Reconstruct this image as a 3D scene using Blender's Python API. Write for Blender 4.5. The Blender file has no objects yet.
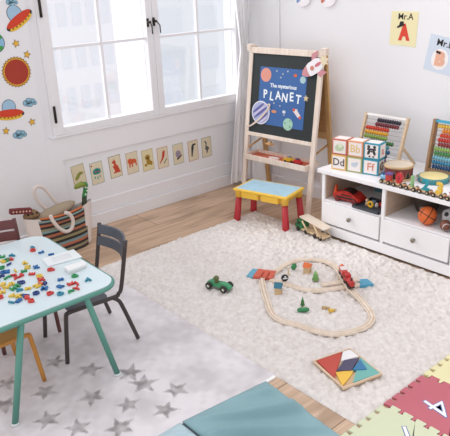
import bpy, bmesh, math, random
import numpy as np
from mathutils import Matrix, Vector, noise
random.seed(7)
PI = math.pi
scene = bpy.context.scene
C = scene.collection

# ------------------------------------------------------------------ camera
F = 618.04
CAM = Vector((-3.666, -3.957, 1.725))
ROT = Matrix(((0.753017, 0.26738, -0.601227), (-0.656843, 0.251266, -0.710931), (-0.039021, 0.930254, 0.364835)))
cd = bpy.data.cameras.new('camera'); cam = bpy.data.objects.new('camera', cd); C.objects.link(cam)
cd.sensor_fit = 'HORIZONTAL'; cd.sensor_width = 36.0; cd.lens = F * 36.0 / 450.0
cd.clip_end = 500
cam.matrix_world = Matrix.Translation(CAM) @ ROT.to_4x4()
scene.camera = cam
# ------------------------------------------------------------------ world and light
w = bpy.data.worlds.new('sky'); scene.world = w; w.use_nodes = True
nt = w.node_tree; bg = nt.nodes['Background']
tc = nt.nodes.new('ShaderNodeTexCoord'); sep = nt.nodes.new('ShaderNodeSeparateXYZ')
rmp = nt.nodes.new('ShaderNodeValToRGB'); mr = nt.nodes.new('ShaderNodeMapRange')
nt.links.new(tc.outputs['Generated'], sep.inputs[0]); nt.links.new(sep.outputs['Y'], mr.inputs[0])
mr.inputs[1].default_value = -1; mr.inputs[2].default_value = 1
nt.links.new(mr.outputs[0], rmp.inputs[0]); nt.links.new(rmp.outputs[0], bg.inputs[0])
rmp.color_ramp.elements[0].position = 0.0; rmp.color_ramp.elements[0].color = (0.56, 0.56, 0.58, 1)
rmp.color_ramp.elements[1].position = 1.0; rmp.color_ramp.elements[1].color = (1.0, 1.0, 1.04, 1)
bg.inputs[1].default_value = 1.12
sd = bpy.data.lights.new('daylight', 'SUN'); sun = bpy.data.objects.new('daylight', sd); C.objects.link(sun)
sd.energy = 1.7; sd.angle = math.radians(26); sd.color = (1.0, 0.975, 0.98)
sun.rotation_euler = Vector((0.45, -1.0, -0.75)).to_track_quat('-Z', 'Y').to_euler()
scene.view_settings.view_transform = 'Standard'
scene.view_settings.look = 'None'
scene.view_settings.exposure = 0.50
scene.view_settings.gamma = 1.0
scene.view_settings.use_curve_mapping = False

# ------------------------------------------------------------------ helpers
def at(px, py, axis, val):
    """the point of the plane (axis = val) seen at photograph pixel px, py"""
    d = ROT @ Vector(((px - 225) / F, -(py - 218) / F, -1.0))
    t = (val - CAM[axis]) / d[axis]
    return CAM + d * t

def lin(h):
    h = h.lstrip('#'); v = [int(h[i:i + 2], 16) / 255 for i in (0, 2, 4)]
    return tuple([c / 12.92 if c <= .04045 else ((c + .055) / 1.055) ** 2.4 for c in v] + [1.0])

MATS = {}
def mat(hexc, rough=0.6, metal=0.0, bump=0.0, bscale=200.0, var=0.04, vscale=6.0, sheen=0.0, coat=0.0):
    key = (hexc, rough, metal, bump, bscale, var, vscale, sheen, coat)
    if key in MATS: return MATS[key]
    m = bpy.data.materials.new('surface_' + hexc.strip('#')); m.use_nodes = True
    n = m.node_tree; b = n.nodes['Principled BSDF']
    b.inputs['Roughness'].default_value = rough; b.inputs['Metallic'].default_value = metal
    b.inputs['Coat Weight'].default_value = coat
    b.inputs['Sheen Weight'].default_value = sheen
    tcn = n.nodes.new('ShaderNodeTexCoord')
    no = n.nodes.new('ShaderNodeTexNoise'); no.inputs['Scale'].default_value = vscale; no.inputs['Detail'].default_value = 3
    cr = n.nodes.new('ShaderNodeValToRGB'); c = lin(hexc)
    cr.color_ramp.elements[0].position = .3; cr.color_ramp.elements[1].position = .7
    cr.color_ramp.elements[0].color = tuple(x * (1 - var) for x in c[:3]) + (1,)
    cr.color_ramp.elements[1].color = tuple(min(1, x * (1 + var)) for x in c[:3]) + (1,)
    n.links.new(tcn.outputs['Object'], no.inputs['Vector']); n.links.new(no.outputs['Fac'], cr.inputs[0])
    n.links.new(cr.outputs[0], b.inputs['Base Color'])
    if bump:
        n2 = n.nodes.new('ShaderNodeTexNoise'); n2.inputs['Scale'].default_value = bscale
        bp = n.nodes.new('ShaderNodeBump'); bp.inputs['Strength'].default_value = bump; bp.inputs['Distance'].default_value = .004
        n.links.new(tcn.outputs['Object'], n2.inputs['Vector']); n.links.new(n2.outputs['Fac'], bp.inputs['Height'])
        n.links.new(bp.outputs[0], b.inputs['Normal'])
    MATS[key] = m; return m

def wood(hexc, dark=None, scale=(3, 40, 40), rough=.55):
    key = ('wood', hexc, scale, rough)
    if key in MATS: return MATS[key]
    m = bpy.data.materials.new('wood_' + hexc.strip('#')); m.use_nodes = True
    n = m.node_tree; b = n.nodes['Principled BSDF']; b.inputs['Roughness'].default_value = rough
    tcn = n.nodes.new('ShaderNodeTexCoord'); mp = n.nodes.new('ShaderNodeMapping'); mp.inputs['Scale'].default_value = scale
    no = n.nodes.new('ShaderNodeTexNoise'); no.inputs['Scale'].default_value = 1.5; no.inputs['Detail'].default_value = 5
    cr = n.nodes.new('ShaderNodeValToRGB'); c = lin(hexc)
    cr.color_ramp.elements[0].position = .3; cr.color_ramp.elements[1].position = .7
    cr.color_ramp.elements[0].color = (c[0] * .84, c[1] * .8, c[2] * .74, 1); cr.color_ramp.elements[1].color = c
    n.links.new(tcn.outputs['Object'], mp.inputs[0]); n.links.new(mp.outputs[0], no.inputs['Vector'])
    n.links.new(no.outputs['Fac'], cr.inputs[0]); n.links.new(cr.outputs[0], b.inputs['Base Color'])
    MATS[key] = m; return m

def attr_mat(name, rough=.95, bump=.6, bscale=350.0, dist=.004, sheen=0):
    m = bpy.data.materials.new(name); m.use_nodes = True
    n = m.node_tree; b = n.nodes['Principled BSDF']; b.inputs['Roughness'].default_value = rough
    b.inputs['Sheen Weight'].default_value = sheen
    a = n.nodes.new('ShaderNodeVertexColor'); a.layer_name = 'pattern'
    n.links.new(a.outputs[0], b.inputs['Base Color'])
    tcn = n.nodes.new('ShaderNodeTexCoord'); n2 = n.nodes.new('ShaderNodeTexNoise'); n2.inputs['Scale'].default_value = bscale
    bp = n.nodes.new('ShaderNodeBump'); bp.inputs['Strength'].default_value = bump; bp.inputs['Distance'].default_value = dist
    n.links.new(tcn.outputs['Object'], n2.inputs['Vector']); n.links.new(n2.outputs['Fac'], bp.inputs['Height'])
    n.links.new(bp.outputs[0], b.inputs['Normal'])
    return m

def T(x=0, y=0, z=0): return Matrix.Translation((x, y, z))
def RX(a): return Matrix.Rotation(a, 4, 'X')
def RY(a): return Matrix.Rotation(a, 4, 'Y')
def RZ(a): return Matrix.Rotation(a, 4, 'Z')
def S(x, y, z): return Matrix.Diagonal((x, y, z, 1))
I4 = Matrix.Identity(4)

def bx(bm, x0, x1, y0, y1, z0, z1, M=I4, mi=0, bev=0.0):
    vs = [bm.verts.new(M @ Vector(p)) for p in ((x0, y0, z0), (x1, y0, z0), (x1, y1, z0), (x0, y1, z0), (x0, y0, z1), (x1, y0, z1), (x1, y1, z1), (x0, y1, z1))]
    fs = [bm.faces.new([vs[i] for i in f]) for f in ((0, 3, 2, 1), (4, 5, 6, 7), (0, 1, 5, 4), (1, 2, 6, 5), (2, 3, 7, 6), (3, 0, 4, 7))]
    for f in fs: f.material_index = mi
    if bev:
        es = list({e for f in fs for e in f.edges})
        r = bmesh.ops.bevel(bm, geom=es, offset=bev, segments=2, affect='EDGES', profile=.6)
        for f in r['faces']: f.material_index = mi

def tube(bm, pts, r, seg=8, M=I4, mi=0, closed=False, caps=True):
    pts = [Vector(p) for p in pts]; n = len(pts); rr = r if isinstance(r, (list, tuple)) else [r] * n
    rings = []; prev = None
    for i, p in enumerate(pts):
        if closed: d = pts[(i + 1) % n] - pts[i - 1]
        else: d = pts[min(i + 1, n - 1)] - pts[max(i - 1, 0)]
        d.normalize()
        if prev is None:
            a = Vector((0, 0, 1)) if abs(d.z) < .9 else Vector((1, 0, 0)); u = d.cross(a).normalized()
        else:
            u = (prev - d * prev.dot(d)).normalized()
        prev = u; v = d.cross(u)
        rings.append([bm.verts.new(M @ (p + (u * math.cos(2 * PI * k / seg) + v * math.sin(2 * PI * k / seg)) * rr[i])) for k in range(seg)])
    m = n if closed else n - 1
    for i in range(m):
        a, b = rings[i], rings[(i + 1) % n]
        for k in range(seg):
            f = bm.faces.new((a[k], a[(k + 1) % seg], b[(k + 1) % seg], b[k])); f.material_index = mi; f.smooth = True
    if caps and not closed:
        for q in (rings[0][::-1], rings[-1]):
            f = bm.faces.new(q); f.material_index = mi

def lathe(bm, prof, seg=20, M=I4, mi=0):
    rings = []
    for r, z in prof:
        if r < 1e-6: rings.append([bm.verts.new(M @ Vector((0, 0, z)))])
        else: rings.append([bm.verts.new(M @ Vector((r * math.cos(2 * PI * k / seg), r * math.sin(2 * PI * k / seg), z))) for k in range(seg)])
    for a, b in zip(rings, rings[1:]):
        for k in range(seg):
            k2 = (k + 1) % seg
            if len(a) == 1 and len(b) == 1: continue
            if len(a) == 1: f = bm.faces.new((a[0], b[k2], b[k]))
            elif len(b) == 1: f = bm.faces.new((a[k], a[k2], b[0]))
            else: f = bm.faces.new((a[k], a[k2], b[k2], b[k]))
            f.material_index = mi; f.smooth = True

def disc_prof(r, z0, z1, b=.002):
    return [(0, z0), (r - b, z0), (r, z0 + b), (r, z1 - b), (r - b, z1), (0, z1)]

def cyl(bm, r, z0, z1, M=I4, seg=16, mi=0, b=None):
    lathe(bm, disc_prof(r, z0, z1, b if b is not None else min(.002, r * .2)), seg, M, mi)

def ball(bm, r, M=I4, seg=14, rings=9, mi=0):
    lathe(bm, [(r * math.sin(PI * i / rings), -r * math.cos(PI * i / rings)) for i in range(rings + 1)], seg, M, mi)

def prism(bm, poly, z0, z1, M=I4, mi=0):
    """polygon in xy extruded from z0 to z1"""
    area = sum(poly[i][0] * poly[(i + 1) % len(poly)][1] - poly[(i + 1) % len(poly)][0] * poly[i][1] for i in range(len(poly)))
    if area < 0: poly = poly[::-1]
    a = [bm.verts.new(M @ Vector((x, y, z0))) for x, y in poly]; b = [bm.verts.new(M @ Vector((x, y, z1))) for x, y in poly]
    n = len(poly)
    fs = [bm.faces.new(a[::-1]), bm.faces.new(b)] + [bm.faces.new((a[i], a[(i + 1) % n], b[(i + 1) % n], b[i])) for i in range(n)]
    for f in fs: f.material_index = mi
FACE = RX(PI / 2)          # takes the xy drawing plane to xz, its front towards -y

def ell(cx, cy, rx, ry=None, n=18, rot=0, a0=0, a1=2 * PI):
    ry = rx if ry is None else ry; full = abs(a1 - a0 - 2 * PI) < 1e-6; o = []
    for k in range(n if full else n + 1):
        a = a0 + (a1 - a0) * k / n; x, y = rx * math.cos(a), ry * math.sin(a)
        o.append((cx + x * math.cos(rot) - y * math.sin(rot), cy + x * math.sin(rot) + y * math.cos(rot)))
    return o
def star(cx, cy, r, n=5, inner=.45, rot=PI / 2):
    return [(cx + r * (1 if k % 2 == 0 else inner) * math.cos(rot + PI * k / n), cy + r * (1 if k % 2 == 0 else inner) * math.sin(rot + PI * k / n)) for k in range(2 * n)]

def text_into(bm, s, size, M, depth=.001, mi=0, bold=0.0):
    cu = bpy.data.curves.new('writing', 'FONT'); cu.body = s; cu.size = size; cu.extrude = depth; cu.offset = bold
    cu.align_x = 'CENTER'; cu.align_y = 'CENTER'; cu.resolution_u = 2
    o = bpy.data.objects.new('writing', cu); C.objects.link(o)
    dg = bpy.context.evaluated_depsgraph_get(); dg.update()
    me = bpy.data.meshes.new_from_object(o.evaluated_get(dg))
    me.transform(M); n0 = len(bm.faces); bm.from_mesh(me); bm.faces.ensure_lookup_table()
    for f in bm.faces[n0:]: f.material_index = mi
    bpy.data.objects.remove(o); bpy.data.curves.remove(cu); bpy.data.meshes.remove(me)

def obj(name, bm, mats, parent=None, smooth=None, M=None):
    me = bpy.data.meshes.new(name)
    bm.normal_update(); bm.to_mesh(me); bm.free()
    if not isinstance(mats, (list, tuple)): mats = [mats]
    for m in mats: me.materials.append(m)
    if smooth is not None:
        for p in me.polygons: p.use_smooth = smooth
    o = bpy.data.objects.new(name, me); C.objects.link(o)
    if parent: o.parent = parent
    if M is not None: o.matrix_local = M
    return o
def nb(): return bmesh.new()
def tag(o, label=None, cat=None, group=None, kind=None):
    if label: o['label'] = label
    if cat: o['category'] = cat
    if group: o['group'] = group
    if kind: o['kind'] = kind
    return o
def thing(name, label, cat, loc=(0, 0, 0), rotz=0, group=None):
    o = bpy.data.objects.new(name, None); C.objects.link(o); o.empty_display_size = .05
    o.location = loc; o.rotation_euler = (0, 0, rotz)
    return tag(o, label, cat, group)
def struct(name, bm, m, parent=None, label=None):
    o = obj(name, bm, m, parent)
    if not parent: o['kind'] = 'structure'
    if label: o['label'] = label
    return o
def copy_tree(o, parent=None):
    c = o.copy(); C.objects.link(c); c.parent = parent
    for ch in list(o.children): copy_tree(ch, c)
    return c
def smooth_path(pts, n=6, closed=False):
    pts = [Vector(p) for p in pts]; N = len(pts); out = []
    rng = range(N) if closed else range(N - 1)
    for i in rng:
        if closed: p0, p1, p2, p3 = pts[i - 1], pts[i], pts[(i + 1) % N], pts[(i + 2) % N]
        else: p0, p1, p2, p3 = pts[max(i - 1, 0)], pts[i], pts[i + 1], pts[min(i + 2, N - 1)]
        for k in range(n):
            t = k / n
            out.append(.5 * ((2 * p1) + (p2 - p0) * t + (2 * p0 - 5 * p1 + 4 * p2 - p3) * t * t + (3 * p1 - p0 - 3 * p2 + p3) * t ** 3))
    if not closed: out.append(pts[-1])
    return out

WALL = mat('#e9e8ea', .85, var=.012, vscale=2)
TRIM = mat('#ebe9eb', .5, var=.01)
WHITE = mat('#f0eeef', .45, var=.01)
# ================================================================== STRUCTURE
# floor: broad oak planks running along the window wall
fm = bpy.data.materials.new('oak_planks'); fm.use_nodes = True
n = fm.node_tree; b = n.nodes['Principled BSDF']; b.inputs['Roughness'].default_value = .5
tcn = n.nodes.new('ShaderNodeTexCoord'); mp = n.nodes.new('ShaderNodeMapping'); mp.inputs['Location'].default_value = (1.265, 0, 0)
br = n.nodes.new('ShaderNodeTexBrick'); br.inputs['Scale'].default_value = 1; br.inputs['Brick Width'].default_value = 1.9; br.inputs['Row Height'].default_value = .3345
br.inputs['Mortar Size'].default_value = .0022; br.inputs['Mortar Smooth'].default_value = .1; br.offset = .37; br.inputs['Bias'].default_value = 0
br.inputs['Color1'].default_value = lin('#d8baa0'); br.inputs['Color2'].default_value = lin('#cdae92'); br.inputs['Mortar'].default_value = lin('#7d5f45')
mp2 = n.nodes.new('ShaderNodeMapping'); mp2.inputs['Scale'].default_value = (1.1, 16, 1)
no = n.nodes.new('ShaderNodeTexNoise'); no.inputs['Scale'].default_value = 2.2; no.inputs['Detail'].default_value = 7; no.inputs['Distortion'].default_value = .5
cr = n.nodes.new('ShaderNodeValToRGB'); cr.color_ramp.elements[0].position = .3; cr.color_ramp.elements[0].color = (.74, .70, .66, 1)
cr.color_ramp.elements[1].position = .68; cr.color_ramp.elements[1].color = (1.03, 1.03, 1.03, 1)
no3 = n.nodes.new('ShaderNodeTexNoise'); no3.inputs['Scale'].default_value = 3.2; no3.inputs['Detail'].default_value = 3
mp3 = n.nodes.new('ShaderNodeMapping'); mp3.inputs['Scale'].default_value = (.6, 2.2, 1)
cr3 = n.nodes.new('ShaderNodeValToRGB'); cr3.color_ramp.elements[0].position = .36; cr3.color_ramp.elements[0].color = (.72, .70, .68, 1)
cr3.color_ramp.elements[1].position = .52; cr3.color_ramp.elements[1].color = (1, 1, 1, 1)
mx = n.nodes.new('ShaderNodeMixRGB'); mx.blend_type = 'MULTIPLY'; mx.inputs[0].default_value = 1
mx3 = n.nodes.new('ShaderNodeMixRGB'); mx3.blend_type = 'MULTIPLY'; mx3.inputs[0].default_value = 1
n.links.new(tcn.outputs['Object'], mp.inputs[0]); n.links.new(mp.outputs[0], br.inputs['Vector'])
n.links.new(tcn.outputs['Object'], mp2.inputs[0]); n.links.new(mp2.outputs[0], no.inputs['Vector'])
n.links.new(tcn.outputs['Object'], mp3.inputs[0]); n.links.new(mp3.outputs[0], no3.inputs['Vector'])
n.links.new(no.outputs['Fac'], cr.inputs[0]); n.links.new(no3.outputs['Fac'], cr3.inputs[0])
n.links.new(br.outputs['Color'], mx.inputs[1]); n.links.new(cr.outputs[0], mx.inputs[2])
n.links.new(mx.outputs[0], mx3.inputs[1]); n.links.new(cr3.outputs[0], mx3.inputs[2])
n.links.new(mx3.outputs[0], b.inputs['Base Color'])
bm = nb(); bx(bm, -4.6, .12, -4.9, .12, -.05, 0); struct('floor', bm, fm)

# window wall
OX0, OX1, OZ0, OZ1 = -1.832, -.07, .735, 2.45
bm = nb()
bx(bm, -4.6, -1.905, -.012, .14, 0, 2.7)
bx(bm, -1.905, OX0, 0, .14, 0, 2.7); bx(bm, OX1, .12, 0, .14, 0, 2.7)
bx(bm, OX0, OX1, 0, .14, 0, OZ0); bx(bm, OX0, OX1, 0, .14, OZ1, 2.7)
struct('wall_left', bm, WALL)
# raised panelling under the window: rails and stiles with a bevelled edge
bm = nb()
bx(bm, -1.906, -.03, -.011, 0, .555, .722, bev=.003); bx(bm, -1.906, -.03, -.011, 0, .1, .2, bev=.003)
bx(bm, -1.906, -1.80, -.0108, 0, .197, .558); bx(bm, -.10, -.03, -.0108, 0, .197, .558)
struct('trim_1', bm, TRIM)
bm = nb(); bx(bm, -1.87, -.03, -.022, 0, .722, .738, bev=.004); struct('trim_2', bm, TRIM)
bm = nb(); bx(bm, -4.6, -.0, -.03, 0, 0, .098, bev=.004); struct('baseboard_left', bm, TRIM)
# shelf wall
bm = nb(); bx(bm, 0, .12, -4.9, 0, 0, 2.7); struct('wall_right', bm, WALL)
bm = nb(); bx(bm, -.01, 0, -.394, 0, 0, 2.7, bev=.003); struct('trim_3', bm, WALL)
bm = nb(); bx(bm, -.022, 0, -4.9, -.03, 0, .1, bev=.004); struct('baseboard_right', bm, TRIM)

# window: two casements, each two panes wide and three high
glassm = bpy.data.materials.new('clear_glass'); glassm.use_nodes = True
n = glassm.node_tree; n.nodes.clear()
out = n.nodes.new('ShaderNodeOutputMaterial'); tr = n.nodes.new('ShaderNodeBsdfTransparent'); gl = n.nodes.new('ShaderNodeBsdfGlossy')
gl.inputs['Roughness'].default_value = .02; tr.inputs[0].default_value = (.97, .98, .985, 1)
mxs = n.nodes.new('ShaderNodeMixShader'); mxs.inputs[0].default_value = .06
n.links.new(tr.outputs[0], mxs.inputs[1]); n.links.new(gl.outputs[0], mxs.inputs[2]); n.links.new(mxs.outputs[0], out.inputs[0])
win = bpy.data.objects.new('window_1', None); C.objects.link(win); win['kind'] = 'structure'; win.location = (0, 0, 0)
bm = nb(); fy0, fy1 = -.02, .05
for (a, b_) in ((OX0 - .01, OX0 + .004), (OX1 - .004, OX1 + .01)): bx(bm, a, b_, -.016, .06, OZ0, OZ1)
obj('window_casing', bm, TRIM, win)
DARK = mat('#2e2a22', .35, metal=.6)
for side, (gx0, gx1) in enumerate(((-1.764, -1.008), (-.897, -.138))):
    bm = nb(); gz0, gz1 = .788, 2.375
    o0 = OX0 + .004 if side == 0 else -.951; o1 = -.953 if side == 0 else OX1 - .004
    bx(bm, o0, gx0, fy0, fy1, .739, OZ1, bev=.003); bx(bm, gx1, o1, fy0, fy1, .739, OZ1, bev=.003)
    bx(bm, gx0, gx1, fy0, fy1, .739, gz0); bx(bm, gx0, gx1, fy0, fy1, gz1, OZ1)
    sash = obj('casement_frame', bm, TRIM, win)
    bm = nb(); xm = (gx0 + gx1) / 2
    bx(bm, xm - .009, xm + .009, .0, .03, gz0, gz1)
    for k in (1, 2): z = gz0 + .529 * k; bx(bm, gx0, gx1, .001, .029, z - .009, z + .009)
    obj('muntin', bm, TRIM, sash)
    bm = nb(); bx(bm, gx0, gx1, .032, .036, gz0, gz1); obj('window_pane', bm, glassm, sash)
for z0, z1 in ((1.52, 1.66), (.83, .945)):
    bm = nb(); cyl(bm, .0095, z0, z1, T(-1.818, -.026, 0), 10); obj('hinge', bm, DARK, win)
# espagnolette handles hanging on the meeting stiles
p1 = at(148, 22, 1, -.03); p2 = at(154, 21, 1, -.03)
for p, dx in ((p1, .0), (p2, .018)):
    bm = nb(); bx(bm, p.x - .008, p.x + .008, -.032, -.02, p.z - .035, p.z + .025, bev=.003)
    cyl(bm, .009, 0, .03, T(p.x, -.03, p.z) @ RX(PI / 2), 12)
    tube(bm, [(p.x, -.055, p.z + .005), (p.x + .012 + dx, -.058, p.z - .03), (p.x + .014 + dx, -.058, p.z - .085)], .0045, 8)
    obj('window_handle', bm, DARK, win)

# ================================================================== OUTSIDE
def facade(name, label, x0, x1, y, z0, z1, hexc, cols, rows, whex):
    t = thing(name, label, 'building', ((x0 + x1) / 2, y + 3, z0))
    bm = nb(); hw = (x1 - x0) / 2; H = z1 - z0
    bx(bm, -hw, hw, -3, 3, 0, H); obj('wall', bm, mat(hexc, .9, var=.01), t)
    bm = nb(); cw = 2 * hw / cols; rh = H / rows
    for i in range(cols):
        for j in range(rows):
            bx(bm, -hw + cw * (i + .2), -hw + cw * (i + .8), -3.05, -2.99, rh * (j + .25), rh * (j + .8))
    w_ = obj('window_bands', bm, mat(whex, .5, var=.02), t)
    bm = nb(); bx(bm, -hw - .2, hw + .2, -3.2, 3.2, H, H + .5); obj('roof', bm, mat(hexc, .9, var=.01), t)
facade('apartment_tower', 'pale white tower block with many small windows seen through the left casement', 5.5, 12.0, 22, -26, 14, '#fbf8fb', 9, 22, '#f0f0f5')
facade('office_tower', 'pale blue grey slab building seen through the middle panes of the window', 15.5, 20.5, 24, -26, 14, '#f1f3f6', 2, 18, '#eaedf2')
facade('glass_block', 'broad pale grey blue block with few windows seen through the right casement', 23.5, 28.5, 24, -26, 9, '#f1f3f6', 2, 9, '#eaedf2')

# ================================================================== RUGS AND MATS
def grid_rug(name, x0, x1, y0, y1, step, hfun, cfun, m, skirt=0.0):
    nx = int((x1 - x0) / step); ny = int((y1 - y0) / step)
    xs = np.linspace(x0, x1, nx + 1); ys = np.linspace(y0, y1, ny + 1)
    X, Y = np.meshgrid(xs, ys); Z = hfun(X, Y)
    Z[0, :] = Z[-1, :] = .001; Z[:, 0] = Z[:, -1] = .001
    jx = np.random.RandomState(3).uniform(-.3, .3, X.shape) * step; jy = np.random.RandomState(4).uniform(-.3, .3, X.shape) * step
    Xj, Yj = X + jx, Y + jy
    co = np.stack([Xj, Yj, Z], -1).reshape(-1, 3)
    idx = np.arange((nx + 1) * (ny + 1)).reshape(ny + 1, nx + 1)
    q = np.stack([idx[:-1, :-1], idx[:-1, 1:], idx[1:, 1:], idx[1:, :-1]], -1).reshape(-1, 4)
    me = bpy.data.meshes.new(name)
    me.vertices.add(len(co)); me.vertices.foreach_set('co', co.ravel())
    me.loops.add(q.size); me.loops.foreach_set('vertex_index', q.ravel().astype(np.int32))
    me.polygons.add(len(q)); me.polygons.foreach_set('loop_start', np.arange(0, q.size, 4, dtype=np.int32)); 
    me.polygons.foreach_set('use_smooth', np.ones(len(q), dtype=bool))
    me.update(calc_edges=True); me.validate()
    col = cfun(X, Y).reshape(-1, 3); ca = me.color_attributes.new('pattern', 'FLOAT_COLOR', 'POINT')
    ca.data.foreach_set('color', np.concatenate([col, np.ones((len(col), 1))], 1).astype(np.float32).ravel())
    me.materials.append(m); o = bpy.data.objects.new(name, me); C.objects.link(o); return o

def vnoise(X, Y, s, seed):
    """smooth value noise on arrays"""
    r = np.random.RandomState(seed).uniform(-1, 1, (256, 256)); x = X / s + 500; y = Y / s + 500
    xi = np.floor(x).astype(int); yi = np.floor(y).astype(int); fx = x - xi; fy = y - yi
    fx = fx * fx * (3 - 2 * fx); fy = fy * fy * (3 - 2 * fy)
    g = lambda a, b_: r[a % 256, b_ % 256]
    return (g(xi, yi) * (1 - fx) + g(xi + 1, yi) * fx) * (1 - fy) + (g(xi, yi + 1) * (1 - fx) + g(xi + 1, yi + 1) * fx) * fy

def shag_h(X, Y):
    e = np.minimum(np.minimum(X - X.min(), X.max() - X), np.minimum(Y - Y.min(), Y.max() - Y))
    edge = np.clip((e + .006 * vnoise(X, Y, .02, 9)) / .03, 0, 1) ** .5
    h = .0155 + .007 * vnoise(X, Y, .014, 1) + .006 * vnoise(X + .3 * Y, Y, .026, 2) + .003 * vnoise(X, Y, .008, 5)
    return np.clip(h * edge, .001, None)
def shag_c(X, Y):
    t = .5 + .5 * vnoise(X, Y, .016, 1); u = .5 + .5 * vnoise(X, Y, .35, 8)
    a = np.array(lin('#d3cac4')[:3]); b_ = np.array(lin('#ece5e0')[:3])
    k = (.7 * t + .3 * u)[..., None]
    return a * (1 - k) + b_ * k
shag = grid_rug('shag_rug', -1.975, -.572, -2.735, -.672, .0065, shag_h, shag_c, attr_mat('shag_wool', .98, .5, 260, .004))
tag(shag, 'large cream deep pile shag rug under the toy train and tangram', 'rug')

stars = []
for i, (px, py) in enumerate([(45, 392), (90, 370), (92, 397), (55, 362), (128, 405), (8, 383), (48, 420), (78, 428), (5, 405), (120, 428), (144, 384), (130, 373), (68, 345), (60, 350), (165, 410), (176, 390)]):
    if i in (13, 12): continue
    p = at(px, py, 2, .006); stars.append((p.x, p.y, random.uniform(.043, .055), random.uniform(0, 6)))
def star_c(X, Y):
    a = np.array(lin('#e3dddf')[:3]); g = np.array(lin('#8f8988')[:3]); d = np.array(lin('#cac3c4')[:3])
    k = np.clip(.42 + .6 * vnoise(X, Y * .6, .11, 11) + .35 * vnoise(X, Y, .03, 12), 0, 1)[..., None]
    c = a * (1 - k) + d * k
    m = np.zeros(X.shape)
    for sx, sy, r, ro in stars:
        dx, dy = X - sx, Y - sy; rad = np.hypot(dx, dy); an = (np.arctan2(dy, dx) + ro) % (2 * PI / 5); an = np.abs(an - PI / 5)
        R_ = r * 1.35; e = R_ * .42 / np.clip(np.cos(an - 0) * (0.42) + 0, .2, 1)
        # straight edge of a five pointed star between inner and outer radii
        ro_, ri = R_, R_ * .42; x1, y1 = ri, 0.0; x2, y2 = ro_ * math.cos(PI / 5), ro_ * math.sin(PI / 5)
        px_, py_ = rad * np.cos(an), rad * np.sin(an); s = (px_ - x1) * (y2 - y1) - (py_ - y1) * (x2 - x1)
        s = s / math.hypot(x2 - x1, y2 - y1)
        m = np.maximum(m, np.clip(.5 - s / .006 + .5 * vnoise(X, Y, .012, 13), 0, 1))
    m = (m * np.clip(.72 + .4 * vnoise(X, Y, .022, 14), 0, 1))[..., None]
    return c * (1 - m) + g * m
srug = grid_rug('star_rug', -3.35, -1.968, -2.27, -.69, .0065, lambda X, Y: .007 + .0012 * vnoise(X, Y, .02, 21), star_c, attr_mat('flat_plush', .95, .3, 240, .002))
tag(srug, 'flat pale grey rug with darker grey stars under the children\'s table', 'rug')
bm = nb(); bx(bm, -2.075, -1.985, -2.284, -2.268, .001, .011, bev=.002); obj('edge_binding', bm, mat('#f2efec', .8), srug)

# folding play mat: two padded panels
pm = thing('folding_play_mat', 'soft blue padded folding play mat at the bottom edge, beside the star rug', 'play mat', (-2.49, -2.232, 0))
def pad(x0, x1, y0, y1, hexc, nm, seed):
    bm = nb(); nx, ny = 60, 70; vs = {}
    for i in range(nx + 1):
        for j in range(ny + 1):
            u, v = i / nx, j / ny
            x = x0 + (x1 - x0) * u; y = y0 + (y1 - y0) * v
            if x0 >= 0: x -= .05 * (1 - v) * u; y -= .045 * u * v
            e = min(u, 1 - u, v, 1 - v); k = min(1, e / .025) ** .5
            s = math.sin((y * .78 + .60 * x) * 52 + 1.0 + .9 * math.sin(x * 11 + y * 4)) * .5 + .5
            z = .024 * k + .06 * k * s ** 4 * math.exp(-((v - .6) / .32) ** 2) * min(1, e / .12) + .003 * k * noise.noise(Vector((x * 12 + seed, y * 12, 0)))
            vs[i, j] = bm.verts.new((x, y, max(z, .014)))
    for i in range(nx):
        for j in range(ny):
            f = bm.faces.new((vs[i, j], vs[i + 1, j], vs[i + 1, j + 1], vs[i, j + 1])); f.smooth = True
    bd = [e for e in bm.edges if e.is_boundary]; r = bmesh.ops.extrude_edge_only(bm, edges=bd)
    for v_ in [g for g in r['geom'] if isinstance(g, bmesh.types.BMVert)]: v_.co.z = .001
    return obj(nm, bm, mat(hexc, .55, bump=.15, bscale=90, var=.03), pm)
pad(.006, .445, -.64, -.0, '#86a8ae', 'mat_panel', 1)['label'] = 'teal blue padded panel'
pad(-.45, -.006, -.64, -.0, '#b4cbd2', 'mat_panel', 5)['label'] = 'paler blue padded panel'
bm = nb(); bx(bm, -.006, .006, -.64, -.01, .001, .012); obj('fold_seam', bm, mat('#3c4a50', .7), pm)

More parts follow.
